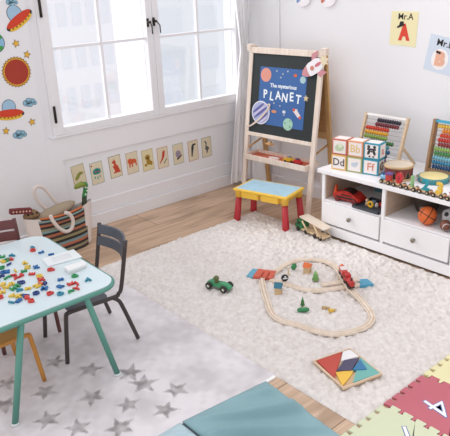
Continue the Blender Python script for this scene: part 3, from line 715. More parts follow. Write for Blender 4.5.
small('toy_block', 'small grey blue wooden block beside the yellow ring', 'wooden toy', -.47, -1.69, lambda bm: bx(bm, -.014, .014, -.012, .012, 0, .034, bev=.002), mat('#8a9db4', .5))
small('toy_car', 'tiny red car in the dark tray', 'toy car', -.45, -1.735, lambda bm: (bx(bm, -.014, .014, -.024, .024, .004, .02, bev=.003), bx(bm, -.011, .011, -.012, .012, .02, .03, bev=.003), [cyl(bm, .006, -.002, .002, T(sx * .015, sy * .015, .006) @ RY(PI / 2), 10, 0) for sx in (-1, 1) for sy in (-1, 1)]), mat('#b5372c', .45))
small('toy_cylinder', 'white wooden bead behind the yellow ring in the tray', 'wooden toy', -.475, -1.72, lambda bm: (cyl(bm, .012, 0, .02), cyl(bm, .007, .02, .028)), mat('#dcd4cb', .5))
small('storage_box', 'teal box standing at the back of the left cubby', 'box', -.15, -1.56, lambda bm: (bx(bm, -.06, .06, -.05, .05, 0, .13, bev=.003), bx(bm, -.063, .063, -.053, .053, .105, .134, bev=.003)), mat('#4f7c85', .6), CZ)
small('wooden_crate', 'small wooden crate at the back of the left cubby beside the divider', 'box', -.2, -1.71, lambda bm: (bx(bm, -.07, .07, -.08, .08, 0, .01), bx(bm, -.07, .07, -.08, -.072, .01, .10), bx(bm, -.07, .07, .072, .08, .01, .10), bx(bm, -.07, -.062, -.072, .072, .01, .045), bx(bm, -.07, -.062, -.072, .072, .055, .10), bx(bm, .062, .07, -.072, .072, .01, .10)), wood('#c29c72'), CZ)
# right cubby
t = thing('wicker_basket', 'dark brown woven basket in shadow at the back of the right cubby', 'basket', (-.30, -1.975, CZ))
bm = nb(); seg = 28; prof = []
for i in range(15): z = .008 + .009 * i; prof.append((.062 + .022 * math.sin(i / 14 * PI * .8) + (.0025 if i % 2 else -.0015), z))
lathe(bm, [(0, .0), (.06, .0)] + prof + [(.058, .134), (.054, .12), (.05, .02), (0, .018)], seg)
obj('basket_body', bm, mat('#4d4038', .8, bump=.8, bscale=90), t)
def ballthing(name, lab, cat, loc, r, hexc, rot=I4):
    t = thing(name, lab, cat, loc); return t
t = thing('toy_basketball', 'small orange basketball with black seams in the right cubby', 'ball', (-.50, -2.105, CZ)); r = .056
M0 = T(0, 0, r + .001) @ RZ(.5) @ RX(.5) @ RY(.3)
bm = nb(); ball(bm, r, M0, 24, 16); obj('ball_skin', bm, mat('#dc6a2c', .5, bump=.3, bscale=500), t)
bm = nb()
circ = lambda f: [f(2 * PI * k / 40) for k in range(40)]
tube(bm, circ(lambda a: (r * math.cos(a), r * math.sin(a), 0)), .0024, 6, M0, closed=True); tube(bm, circ(lambda a: (r * math.cos(a), 0, r * math.sin(a))), .0024, 6, M0, closed=True)
for s in (-1, 1): tube(bm, circ(lambda a: (s * (.028 + .006 * math.cos(2 * a)), .044 * math.cos(a) * 1.0, .044 * math.sin(a) * 1.0)), .0024, 6, M0, closed=True)
obj('ball_seams', bm, mat('#221c18', .6), t)
t = thing('toy_soccer_ball', 'small white and black soccer ball behind the rugby ball in the right cubby', 'ball', (-.41, -2.20, CZ)); r = .05
M0 = T(0, 0, r + .001)
bm = nb(); ball(bm, r, M0, 24, 16); obj('ball_skin', bm, mat('#dcdcde', .5), t)
bm = nb(); ph = (1 + 5 ** .5) / 2
for v in [Vector(p) for s1 in (-1, 1) for s2 in (-1, 1) for p in ((0, s1, s2 * ph), (s1, s2 * ph, 0), (s2 * ph, 0, s1))]:
    v.normalize(); q = v.to_track_quat('Z', 'Y').to_matrix().to_4x4(); prism(bm, ell(0, 0, .016, None, 5), r - .004, r + .0004, M0 @ q)
obj('black_patches', bm, mat('#26262a', .5), t)
t = thing('toy_football', 'small brown football with white stripes at the right end of the cubby', 'ball', (-.515, -2.235, CZ), .5); Mf = T(0, 0, .034) @ RZ(.2) @ RY(PI / 2)
pf = lambda k: [(.032 * math.sin(PI * i / 14) ** .8 * k if 0 < i < 14 else 0, -.05 + .1 * i / 14) for i in range(15)]
bm = nb(); lathe(bm, pf(1), 20, Mf); obj('ball_skin', bm, mat('#7a4a38', .6), t)
bm = nb()
for z in (-.03, .03): rr = .032 * (math.sin(PI * (z + .05) / .1)) ** .8; lathe(bm, [(rr * .98, z - .005), (rr * 1.05, z - .004), (rr * 1.05, z + .004), (rr * .98, z + .005)], 20, Mf)
obj('white_stripes', bm, mat('#e8e4e2', .5), t)
t = thing('bicycle_bell', 'black toy bell with a silver cap behind the basketball', 'bell', (-.42, -2.025, CZ))
bm = nb(); cyl(bm, .026, 0, .055, I4, 20); obj('bell_base', bm, mat('#26221f', .5), t)
bm = nb(); lathe(bm, [(.024, .055), (.022, .066), (.014, .073), (0, .075)], 20); obj('bell_cap', bm, mat('#bdb9b5', .25, metal=.7), t)

# ================================================================== EASEL
EZ = thing('chalkboard_easel', 'tall wooden easel with a dark green chalkboard and a blue planet poster', 'easel', (-.405, -.708, 0), math.radians(-85.06))
W2, HH, TT, DD = .348, 1.205, .155, .335
tilt = math.atan2(TT, HH); MFr = RX(-tilt); LEN = math.hypot(TT, HH)
PW = wood('#efe0d4', scale=(30, 30, 3)); OAK = wood('#c99f6b', scale=(30, 30, 3))
for s in (-1, 1):
    bm = nb(); bx(bm, s * (W2 - .019) - .019, s * (W2 - .019) + .019, -.011, .011, .004, LEN, MFr, bev=.003); obj('front_leg', bm, PW, EZ)
btilt = math.atan2(DD - TT - .03, HH)
MB_ = T(0, DD, 0) @ RX(btilt)
for s in (-1, 1):
    bm = nb(); bx(bm, s * (W2 - .021) - .018, s * (W2 - .021) + .018, -.011, .011, .004, HH + .01, MB_, bev=.003); obj('back_leg', bm, OAK, EZ)
zb0, zb1 = .565, 1.165
bm = nb(); bx(bm, -W2, W2, -.014, .010, LEN - .045, LEN, MFr, bev=.003); obj('top_bar', bm, PW, EZ)
bm = nb(); bx(bm, -W2 + .036, W2 - .036, -.012, .010, zb0 - .03, zb0, MFr, bev=.003); obj('lower_bar', bm, PW, EZ)
bm = nb(); bx(bm, -W2 + .034, W2 - .034, -.004, .004, zb0, LEN - .045, MFr); cb = obj('chalkboard', bm, mat('#22292a', .65, var=.08), EZ)
bm = nb(); bx(bm, -W2 + .039, W2 - .039, -.004, .004, .60, HH - .03, MB_); obj('rear_board', bm, wood('#bb8c5c'), EZ)
bm = nb(); bx(bm, -W2 + .039, W2 - .039, -.012, .012, .55, .60, MB_, bev=.003); obj('rear_bar', bm, OAK, EZ)
for s in (-1, 1):  # side stays between front and back legs
    a = MFr @ Vector((s * (W2 - .045), 0, .44)); b_ = MB_ @ Vector((s * (W2 - .045), 0, .50))
    bm = nb(); tube(bm, [a, b_], .008, 6); obj('side_stay', bm, OAK, EZ)
for s in (-1, 1):
    bm = nb(); bx(bm, s * W2 - .02, s * W2 + .02, TT - .02, TT + .03, HH - .03, HH + .02, bev=.004); obj('hinge_block', bm, PW, EZ)
# paper clamp knob under the board
bm = nb(); tube(bm, [MFr @ Vector((-.13, .0, .49)), MFr @ Vector((-.05, .0, .495))], .008, 8); cyl(bm, .018, -.014, .014, MFr @ T(-.09, -.0, .495) @ RX(PI / 2), 14); obj('clamp_knob', bm, OAK, EZ)
# tray
TRZ = .382; ty = .168; t0 = W2 - .046; TDP = .163
bm = nb(); bx(bm, -t0, t0, ty - TDP, ty - .012, TRZ - .02, TRZ - .012); obj('tray_floor', bm, mat('#cc6a4c', .7), EZ)['label'] = 'orange tray floor'
bm = nb(); bx(bm, -t0, t0, ty - TDP - .012, ty - TDP, TRZ - .03, TRZ + .012, bev=.002); bx(bm, -t0, t0, ty - .012, ty - .001, TRZ - .03, TRZ + .012)
for s in (-1, 1): bx(bm, s * t0 - .006, s * t0 + .006, ty - TDP - .012, ty - .012, TRZ - .03, TRZ + .012, bev=.002)
obj('tray_rim', bm, PW, EZ)
# poster, drawn in the board's plane
ez_m = T(-.405, -.708, 0) @ RZ(math.radians(-85.06))
PB = T(0, 0, 0) @ MFr @ T(0, -.0045, 0) @ FACE      # xy drawing -> board face (x right, y up the slope)
def epx(px, py):
    """board coordinates (u, v) seen at a photograph pixel"""
    inv = (ez_m @ MFr).inverted(); o_ = inv @ CAM; d = (inv.to_3x3() @ (ROT @ Vector(((px - 225) / F, -(py - 218) / F, -1.0))))
    k = (-.005 - o_.y) / d.y; q = o_ + d * k; return (q.x, q.z)
po = thing('planet_poster', 'blue poster reading The mysterious PLANET on the chalkboard', 'poster', (-.405, -.708, 0), math.radians(-85.06))
c0, c1, c2, c3 = epx(260.5, 65), epx(307.5, 71.5), epx(303, 130), epx(257.5, 123.5)
u0 = (c0[0] + c3[0]) / 2; u1 = (c1[0] + c2[0]) / 2; v1 = (c0[1] + c1[1]) / 2; v0 = (c2[1] + c3[1]) / 2
def pl(name, polys, hexc, d0, d1, parent=po):
    bm = nb()
    for q in polys: prism(bm, q, d0, d1, PB)
    return obj(name, bm, mat(hexc, .6, var=.03), parent)
pl('poster_sheet', [[(u0, v0), (u1, v0), (u1, v1), (u0, v1)]], '#37639f', .0, .0012)
pl('salmon_planet', [ell(*epx(266.2, 74.8), .052, None, 24)], '#dd9684', .0012, .0020)
pl('white_stars', [star(*epx(px, py), .008, 4, .4) for px, py in ((277, 71), (283, 74), (288, 71.5), (281, 77.5), (274, 103), (280, 106), (291, 93), (268, 119), (284, 115), (300, 118), (297, 110), (270, 109))], '#f0e6c4', .0012, .002)
pl('little_comet', [ell(*epx(295.5, 75.5), .016, .012, 12)], '#d9662c', .0012, .002)
pl('pale_moon', [ell(*epx(303, 80), .026, None, 18)], '#a9c9cc', .0012, .002)
pl('orange_saucer', [ell(*epx(274, 111.5), .026, .012, 14)], '#cf8c62', .0012, .002)
pl('white_satellite', [ell(*epx(284, 112), .016, .012, 14)], '#cfd6e2', .0012, .002)
q = epx(297, 113); pl('small_rocket', [[(q[0] - .04, q[1] + .01), (q[0] - .01, q[1] + .03), (q[0] + .035, q[1] - .02), (q[0] + .01, q[1] - .035)]], '#e6d8d8', .0012, .002)
pl('rocket_fins', [ell(q[0] - .03, q[1] + .02, .012), ell(q[0] + .03, q[1] - .032, .012)], '#cf5e4e', .0012, .0024)
pl('green_planet', [ell(*epx(287.8, 124.5), .046, None, 24)], '#a5cdb6', .0012, .0022)
[pl('crater', [c_], '#7fae99', .0022, .0028) for c_ in (ell(*epx(285, 123), .009), ell(*epx(290, 127), .011), ell(*epx(290, 121), .008), ell(*epx(286, 129), .007))]
pl('gold_star', [star(*epx(306, 98.5), .026)], '#d6c196', .0012, .0024)
a = epx(275, 85.7); b_ = epx(292, 87.7); M = PB @ T((a[0] + b_[0]) / 2, (a[1] + b_[1]) / 2 + .0, .002) @ RZ(math.atan2(b_[1] - a[1], b_[0] - a[0]) * .0)
bm = nb(); text_into(bm, 'The mysterious', .040, M, .0005, 0, .0012); obj('small_title', bm, mat('#e8eef4', .6), po)
a = epx(281.5, 97); bm = nb(); [text_into(bm, ch, .078, PB @ T(a[0] + (k - 2.5) * .064, a[1] + .006 * (-1) ** k, .002) @ RZ(.06 * (-1) ** k) @ S(1.0, 1.15, 1), .0005, 0, .002) for k, ch in enumerate('PLANET')]; obj('big_title', bm, mat('#eef3f6', .6), po)
# ringed planet cut-out clipped to the lower left
rp = thing('ringed_planet_cutout', 'lilac striped ringed planet cut-out on the lower left of the chalkboard', 'cutout', (-.405, -.708, 0), math.radians(-85.06))
c = epx(261, 112.5)
pl('white_border', [ell(*c, .09, None, 30)], '#ece9f2', .0026, .006, rp); pl('planet_disc', [ell(*c, .082, None, 30)], '#a9b0d2', .006, .0075, rp)
pl('dark_bands', [ell(c[0], c[1], .081, .010, 20, .65), ell(c[0] - .022, c[1] + .034, .068, .010, 20, .65), ell(c[0] + .022, c[1] - .034, .068, .010, 20, .65)], '#5e5f9c', .0075, .0082, rp)
pl('pale_bands', [ell(c[0] - .01, c[1] + .017, .078, .006, 20, .65), ell(c[0] + .034, c[1] - .052, .046, .006, 20, .65)], '#d4c9e4', .0075, .0088, rp)
ra = epx(247.5, 126.5); rb = epx(271, 104); ca = ((ra[0] + rb[0]) / 2, (ra[1] + rb[1]) / 2); ro = math.atan2(rb[1] - ra[1], rb[0] - ra[0]); rl = math.hypot(rb[0] - ra[0], rb[1] - ra[1]) / 2
o1 = ell(*ca, rl, .034, 30, ro); i1 = ell(*ca, rl - .016, .018, 30, ro)
bm = nb()
for k in range(30):
    if 2 < k < 14: continue
    k2 = (k + 1) % 30; prism(bm, [o1[k], o1[k2], i1[k2], i1[k]], .0088, .0105, PB)
obj('planet_ring', bm, mat('#d9c7b8', .6), rp)
# rocket cut-out on the upper right
rk = thing('rocket_cutout', 'white and pink rocket cut-out on the upper right corner of the easel', 'cutout', (-.405, -.708, 0), math.radians(-85.06))
tip = epx(303.5, 75); tail = epx(324.5, 61); ro = math.atan2(tail[1] - tip[1], tail[0] - tip[0]); Lr = math.hypot(tail[0] - tip[0], tail[1] - tip[1])
def rpl(name, polys, hexc, d0, d1):
    bm = nb()
    for q in polys: prism(bm, q, d0, d1, PB @ T(tip[0], tip[1], 0) @ RZ(ro))
    obj(name, bm, mat(hexc, .6, var=.03), rk)
rpl('rocket_body', [[(0, 0), (.03, .03), (.08, .048), (.15, .05), (Lr - .02, .036), (Lr - .02, -.036), (.15, -.05), (.08, -.048), (.03, -.03)]], '#eeeaec', .016, .019)
rpl('nose_cone', [[(0, 0), (.02, .024), (.06, .04), (.055, 0), (.06, -.04), (.02, -.024)]], '#cc8d92', .019, .0205)
[rpl('fin', [[(.12, q_ * .05), (.17, q_ * .05), (.2, q_ * .085), (.14, q_ * .09)]], '#c98a90', .0175, .0195) for q_ in (1, -1)]
rpl('porthole', [ell(.10, 0, .017, None, 16)], '#c9826c', .019, .0205); rpl('middle_fin', [ell(.155, 0, .03, .012, 16)], '#c9707c', .019, .0205)
rpl('exhaust', [star(Lr + .005, 0, .045, 7, .6)], '#e2d3b2', .015, .018)

# toys in the easel tray
eT = lambda u, dy, z: ez_m @ Vector((u, ty + dy, z))
def tinycar(lab, u, dy, hexc, roof, s, rz):
    p = eT(u, dy, TRZ - .0115); t = thing('toy_car', lab, 'toy car', p, math.radians(-85) + rz)
    bm = nb(); prism(bm, [(-.04 * s, .01), (-.042 * s, .024), (-.02 * s, .026), (-.012 * s, .04), (.014 * s, .04), (.022 * s, .026), (.042 * s, .022), (.042 * s, .01)], -.017, .017, FACE); obj('car_body', bm, mat(hexc, .4), t)
    bm = nb(); bx(bm, -.014 * s, .014 * s, -.013, .013, .038, .045, bev=.002); obj('car_roof', bm, mat(roof, .4), t)
    for wx in (-.024, .024):
        for wy in (-.016, .016):
            bm = nb(); cyl(bm, .010, -.004, .004, T(wx * s, wy, .0105) @ RX(PI / 2), 12); obj('wheel', bm, tires, t)
tinycar('small yellow toy car with a blue grey roof in the orange easel tray', .09, -.09, '#e0b936', '#5f7590', 1.1, .25)
tinycar('small red toy car with a dark blue roof in the orange easel tray', .18, -.10, '#bf2a2e', '#33405e', 1.0, -.2)
p = eT(-.06, -.09, TRZ - .0115); bm = nb(); prism(bm, ell(0, 0, .05, .017, 18), 0, .012); o = obj('board_eraser', bm, mat('#ece6e4', .7)); o.location = p; o.rotation_euler = (0, 0, math.radians(-80)); tag(o, 'white oval board eraser in the orange easel tray', 'eraser')

# ================================================================== YELLOW PLAY TABLE
pt = thing('toddler_play_table', 'small yellow plastic play table with a pale blue top and red legs', 'play table', (-.634, -.882, 0), math.radians(-76))
hx_, hy_ = .228, .135; H2 = .262
bm = nb(); bx(bm, -hx_, hx_, -hy_, hy_, H2 - .018, H2, bev=.008); obj('table_top', bm, mat('#f2c548', .45), pt)
bm = nb(); bx(bm, -hx_ + .02, hx_ - .02, -hy_ + .018, hy_ - .018, H2 - .002, H2 + .0015, bev=.001); obj('blue_panel', bm, mat('#a9cfe0', .35, var=.08, vscale=14), pt)
bm = nb(); bx(bm, -hx_ + .03, hx_ - .03, -hy_ + .018, hy_ - .018, H2 - .055, H2 - .018); obj('apron', bm, mat('#d9a93c', .5), pt)
for x0, x1 in ((-.155, -.012), (.012, .155)):
    bm = nb(); bx(bm, x0, x1, -hy_ + .002, -hy_ + .05, H2 - .062, H2 - .018, bev=.004); obj('drawer_front', bm, mat('#efbf42', .45), pt)
for sx in (-1, 1):
    for sy in (-1, 1): bm = nb(); lathe(bm, [(.026, H2 - .018), (.029, H2 - .066), (.0, H2 - .066)], 14, T(sx * (hx_ - .034), sy * (hy_ - .032), 0)); obj('leg_socket', bm, mat('#eab945', .45), pt)
for sx in (-1, 1):
    for sy in (-1, 1):
        a = Vector((sx * (hx_ - .034), sy * (hy_ - .032), H2 - .06)); c_ = Vector((sx * (hx_ - .018), sy * (hy_ - .02), .004 + .018))
        bm = nb(); tube(bm, [c_ - Vector((0, 0, .017)), c_, a], [.026, .026, .022], 12); obj('leg', bm, mat('#b62a32', .45), pt)

# ================================================================== CHILDREN'S TABLE AND CHAIRS
TEAL = mat('#568f81', .45); TX, TYc = -2.752, -1.352; TZ = .47
kt = thing('childrens_table', "low children's table with a pale blue top and teal metal rim and legs", 'table', (TX, TYc, 0))
def rrect(hx, hy, r, n=8, bulge=0):
    o = []
    for (cx, cy, a0) in ((hx - r, hy - r, 0), (-hx + r, hy - r, PI / 2), (-hx + r, -hy + r, PI), (hx - r, -hy + r, 1.5 * PI)):
        for k in range(n + 1): a = a0 + PI / 2 * k / n; o.append((cx + r * math.cos(a), cy + r * math.sin(a)))
    return o
TH, TW = .318, .402
bm = nb(); prism(bm, rrect(TH - .004, TW - .004, .085), TZ - .016, TZ); obj('table_top', bm, mat('#d3e2e6', .22, var=.01, coat=.3), kt)
bm = nb(); tube(bm, [(x, y, TZ - .013) for x, y in rrect(TH, TW, .09)], .0105, 8, closed=True); obj('metal_rim', bm, TEAL, kt)
for sx in (-1, 1):
    for sy in (-1, 1):
        top = Vector((sx * .148, sy * (TW - .02), TZ - .018)); ft = Vector((sx * .25, sy * (TW + .002), .012))
        if sy < 0: top.y = -(TW - .004)
        bm = nb(); tube(bm, [ft, top], .0138, 12); lg = obj('leg', bm, TEAL, kt)
        bm = nb(); cyl(bm, .018, .0075, .02, T(ft.x, ft.y, 0), 12); obj('foot_cap', bm, mat('#cfd3d2', .4), lg)

def chair(label, hexm, hexs, loc, rz):
    """tubular child's chair facing +x, origin under the seat centre"""
    t = thing('childrens_chair', label, 'chair', loc, rz); m = mat(hexm, .45); ms = mat(hexs, .4); sz = .27; hw = .145
    for s in (-1, 1):
        front = [(.175, s * (hw + .005), .009), (.148, s * hw, sz - .03), (.14, s * hw, sz - .008), (.115, s * hw, sz)]
        path = [Vector(p) for p in front] + [Vector((-.10, s * hw, sz)), Vector((-.13, s * hw, sz + .012)), Vector((-.15, s * hw, sz + .05)), Vector((-.195, s * (hw + .004), .55))]
        bm = nb(); tube(bm, smooth_path(path, 4), .0105, 10); obj('side_frame', bm, m, t)
        bm = nb(); tube(bm, smooth_path([(-.095, s * hw, sz), (-.12, s * hw, sz - .02), (-.14, s * (hw + .006), sz - .06), (-.20, s * (hw + .02), .009)], 4), .0105, 10); obj('rear_leg', bm, m, t)
    bm = nb(); prism(bm, rrect(.105, hw - .004, .03), sz - .001, sz + .007, T(.025, 0, 0)); obj('seat', bm, ms, t)
    for z0, z1 in ((.437, .485), (.497, .545)):
        bm = nb(); n_ = 14; vs = []
        for k in range(n_ + 1):
            u = -1 + 2 * k / n_; y = u * (hw - .004); bend = -.042 * (1 - u * u); r_ = []
            for z, dz in ((z0, 0), (z1, 0)):
                xb = -.15 - .045 * (z - .32) / .215
                for th in (0, .010): r_.append(bm.verts.new((xb + bend + th, y, z)))
            vs.append(r_)
        for a, b_ in zip(vs, vs[1:]):
            for q in ((0, 2, 2, 0), (3, 1, 1, 3), (2, 3, 3, 2), (1, 0, 0, 1)): bm.faces.new((a[q[0]], a[q[1]], b_[q[2]], b_[q[3]]))
        for r_ in (vs[0], vs[-1]): bm.faces.new((r_[0], r_[1], r_[3], r_[2]))
        bmesh.ops.recalc_face_normals(bm, faces=bm.faces[:]); obj('back_slat', bm, ms, t)
    return t
chair("dark grey children's chair pulled up to the right side of the table", '#3d3432', '#4b4f58', (-2.445, -1.385, .0075), PI - .10)
chair("ochre yellow children's chair at the left side of the table, mostly out of view", '#bd8238', '#c08e48', (-2.955, -1.42, .0075), .02)
chair("dark red brown children's chair behind the far end of the table", '#5e3533', '#6b3a39', (-2.675, -1.05, .0075), -PI / 2)

# ------------------------------------------------------------------ magnetic letters
ZT = TZ + .001
LC = {'blue': '#2468a8', 'navy': '#28407e', 'red': '#cf3c34', 'yellow': '#e6c24a', 'green': '#2f9457', 'teal': '#2b86a0', 'orange': '#dd6b35'}
LT = [(148,78,'teal','S'),(150,89,'red','O'),(186,98,'blue','L'),(232,108,'blue','I'),(12,118,'green','C'),(58,113,'teal','T'),(50,130,'red','A'),(14,140,'yellow','E'),(42,152,'navy','I'),(112,147,'yellow','R'),(124,167,'yellow','Z'),(162,166,'blue','K'),(8,168,'green','M'),(12,190,'blue','C'),(32,186,'blue','N'),(4,205,'navy','H'),(30,214,'green','J'),(60,203,'red','F'),(94,201,'red','P'),(110,184,'green','Y'),(146,196,'red','E'),(228,177,'red','Q'),(180,205,'yellow','U'),(186,222,'red','X'),(182,238,'orange','T'),(14,243,'yellow','B'),(50,242,'yellow','G'),(98,234,'navy','Q'),(60,262,'green','H'),(92,268,'teal','V'),(168,250,'yellow','N'),(204,240,'navy','F'),(200,262,'blue','M'),(164,283,'navy','O'),(272,222,'blue','S'),(272,253,'blue','R'),(225,283,'red','D'),(272,286,'teal','G'),(320,275,'green','L'),(334,205,'green','D'),(396,222,'teal','A'),(320,240,'red','K'),(345,238,'red','J'),(348,262,'red','Y'),(10,280,'yellow','W'),(52,295,'yellow','V'),(84,297,'yellow','K'),(112,294,'navy','A'),(122,303,'red','B'),(140,318,'red','C'),(50,324,'teal','I'),(86,316,'blue','E'),(2,300,'red','G'),(26,258,'yellow','P'),(76,215,'red','L'),(34,132,'green','U'),(128,262,'yellow','S'),(-14,228,'green','B'),(-12,262,'red','H'),(-16,190,'yellow','D'),(70,182,'yellow','I'),(78,250,'green','R')]
for i, (zx, zy, cn, ch) in enumerate(LT):
    p = at(zx / 4.5, 230 + zy / 4.5 + 1, 2, ZT)
    bm = nb(); text_into(bm, ch, .037, T(0, 0, .0045), .0042, 0, .0016)
    o = obj('magnetic_letter', bm, mat(LC[cn], .4)); o.location = (p.x, p.y, ZT - .0002)
    o.rotation_euler = (0, 0, random.choice([0, .3, -.5, 1.2, 2.0, 3.4, 4.4]) + random.uniform(-.3, .3))
    tag(o, '%s plastic letter %s lying on the children\'s table' % ({'navy': 'dark blue'}.get(cn, cn), ch), 'letter')
# booklet and box of cards
def quad_on(px, z): return [at(x, y, 2, z) for x, y in px]
q = quad_on([(41.5, 258.5), (73.5, 249), (82, 256.5), (48, 266)], ZT + .006); c = sum(q, Vector()) / 4
t = thing('white_booklet', 'thin white booklet lying open near the right corner of the table', 'booklet', (c.x, c.y, ZT))
loc = [(v.x - c.x, v.y - c.y) for v in q]
bm = nb(); prism(bm, loc, 0, .005); obj('pages', bm, mat('#e2e7e8', .6), t)
bm = nb(); prism(bm, [(x * .55, y * .55) for x, y in loc], .005, .0056); obj('cover_print', bm, mat('#d9dcdd', .6), t)
q = quad_on([(64, 267), (83, 261), (86, 264.5), (69, 271)], ZT + .018); c = sum(q, Vector()) / 4
t = thing('card_box', 'small thick white card box beside the booklet on the table', 'box', (c.x, c.y, ZT))
loc = [(v.x - c.x, v.y - c.y) for v in q]
bm = nb(); prism(bm, loc, 0, .018); obj('box_body', bm, mat('#d9dcd9', .6), t)
bm = nb(); prism(bm, [(x * 1.03, y * 1.03) for x, y in loc], .012, .02); obj('box_lid', bm, mat('#ebebea', .6), t)

# ================================================================== STRIPED BAG
BG = thing('striped_tote_bag', 'large tote bag with multicoloured striped front and cream sides under the window', 'bag', (-1.985, -.23, 0), .05)
cols = ['#3b3633', '#8f8468', '#2f2c2b', '#b2674b', '#7b9092', '#302d2c', '#94875f', '#3b3633', '#b0684c', '#34302f', '#7f9a97', '#8f8468', '#2f2c2b', '#a8644a', '#3a3534', '#8a9c98', '#2f2c2b']
Hb = .30; rows = 34; nu = 26
def bag_pt(u, v, side):
    """u -1..1 across, v 0..1 up; side -1 front, 1 back"""
    w_ = .215 + .04 * v; sag = -.045 * (1 - (abs(u)) ** 2) * v * (v > .5) * (v - .5) * 2
    dpt = .085 * (1 - v * .45) * (1 - abs(u) ** 3 * .85)
    return Vector((u * w_, side * dpt + .0, .004 + v * Hb + sag * .8))
bm = nb(); G = [[bm.verts.new(bag_pt(-1 + 2 * i / nu, j / rows, -1)) for i in range(nu + 1)] for j in range(rows + 1)]
for j in range(rows):
    for i in range(nu):
        f = bm.faces.new((G[j][i], G[j][i + 1], G[j + 1][i + 1], G[j + 1][i])); f.smooth = True
        u = abs(-1 + 2 * (i + .5) / nu); edge = .80 - .16 * (j / rows) * 1.0
        f.material_index = len(cols) if u > edge else (j // 2) % len(cols)
G2 = [[bm.verts.new(bag_pt(-1 + 2 * i / nu, j / rows, 1)) for i in range(nu + 1)] for j in range(rows + 1)]
for j in range(rows):
    for i in range(nu):
        f = bm.faces.new((G2[j][i + 1], G2[j][i], G2[j + 1][i], G2[j + 1][i + 1])); f.smooth = True; f.material_index = len(cols)
    for a in (0, nu):
        f = bm.faces.new((G2[j][a], G[j][a], G[j + 1][a], G2[j + 1][a])); f.material_index = len(cols)
for i in range(nu):
    f = bm.faces.new((G[0][i], G2[0][i], G2[0][i + 1], G[0][i + 1])); f.material_index = len(cols)
bmesh.ops.recalc_face_normals(bm, faces=bm.faces[:])
obj('bag_body', bm, [mat(c_, .9, bump=.5, bscale=180) for c_ in cols] + [mat('#ded3cc', .9, bump=.4, bscale=160)], BG)
bm = nb(); tube(bm, [bag_pt(-.62 + 1.24 * k / 20, 1, -1) + Vector((0, -.002, .002)) for k in range(21)], .0075, 8); obj('orange_piping', bm, mat('#c9703f', .8), BG)
CR = mat('#dccfc6', .9, bump=.4, bscale=160)
BGi = (T(-1.985, -.23, 0) @ RZ(.05)).inverted()
hp = lambda L_, y: [BGi @ at(a, b_, 1, y) for a, b_ in L_]
bm = nb(); tube(bm, smooth_path(hp([(50.5, 215.5), (53, 221), (59, 228), (66, 231.5), (71.5, 228.5), (73, 221), (70, 214.5), (65, 212.5)], -.345), 6), .0125, 8); obj('front_handle', bm, CR, BG)
bm = nb(); tube(bm, smooth_path(hp([(47, 210), (42, 205.5), (36.5, 198.5), (34, 191), (37, 186.5), (43, 187.5), (50, 195), (58, 205)], -.16), 6), .0125, 8); obj('back_handle', bm, CR, BG)
# cushion showing in the mouth of the bag
t = thing('bag_cushion', 'olive beige cushion bulging from the mouth of the striped bag', 'cushion', (-2.02, -.215, .25), .05)
bm = nb(); n1, n2 = 22, 12; rr = []
for i in range(n1 + 1):
    u = -1 + 2 * i / n1; rad = max(0.004, (1 - abs(u) ** 2.6)) ** .6
    rr.append([bm.verts.new((u * .175, .05 * rad * math.cos(2 * PI * k / n2), .028 + .032 * u + .042 * rad * math.sin(2 * PI * k / n2))) for k in range(n2)])
for a, b_ in zip(rr, rr[1:]):
    for k in range(n2): f = bm.faces.new((a[k], a[(k + 1) % n2], b_[(k + 1) % n2], b_[k])); f.smooth = True
bm.faces.new(rr[0][::-1]); bm.faces.new(rr[-1]); obj('cushion_cover', bm, mat('#a3927c', .9, bump=.4, bscale=120), t)
# toy crocodile on a stick
t = thing('crocodile_puppet', 'green crocodile toy on a dark stick standing in the bag', 'toy', (-1.785, -.2, .188), 0)
bm = nb(); tube(bm, [(0, 0, 0), (.008, .0, .08), (.02, 0, .15)], .017, 10); obj('stick', bm, mat('#3d4630', .7), t)
bm = nb(); tube(bm, smooth_path([(.015, -.005, .14), (.028, -.01, .19), (.03, -.012, .225), (.0, -.012, .235)], 4), [.017] * 9 + [.019, .018, .016, .012], 10); obj('neck', bm, mat('#2f8040', .5), t)
bm = nb(); tube(bm, [(.03, -.012, .225), (.0, -.014, .236), (-.035, -.016, .230), (-.055, -.018, .220)], [.017, .021, .018, .010], 10); obj('snout', bm, mat('#7f8a35', .6), t)
bm = nb()
for x, z in ((.016, .16), (.03, .185), (.022, .21), (.036, .205)): ball(bm, .0065, T(x, -.026, z), 8, 6)
obj('white_spots', bm, mat('#e8ece4', .6), t)
# patterned dark red xylophone case at the left
t = thing('patterned_pouch', 'dark red patterned pouch sticking out of the left of the bag', 'pouch', tuple(at(20.5, 211.5, 1, -.25)), 0)
bm = nb(); bx(bm, -.07, .07, -.02, .02, -.014, .02, RY(.2), bev=.004); obj('pouch_body', bm, mat('#6f2a2a', .8), t)
bm = nb()
for k in range(6): prism(bm, star(-.056 + .022 * k, .004, .009, 4, .4), .0, .0012, RY(.2) @ T(0, -.02, 0) @ FACE)
obj('flower_pattern', bm, mat('#d9b9a4', .8), t)
t = thing('stuffed_animal', 'brownish plush toy lying in the left of the striped bag', 'plush toy', tuple(at(31, 214.5, 1, -.235)), 0)
bm = nb(); tube(bm, [(-.05, 0, -.01), (-.02, 0, 0), (.02, 0, .0), (.05, 0, -.015)], [.016, .03, .032, .018], 12); obj('plush_body', bm, mat('#8a6f52', .95, bump=.6, bscale=120), t)
bm = nb()
for x in (-.03, .0, .03): ball(bm, .008, T(x, -.028, .012), 8, 6)
obj('plush_spots', bm, mat('#3c2f2a', .9), t)

# ================================================================== FLOOR TOYS
RZ0 = .019        # top of the pile
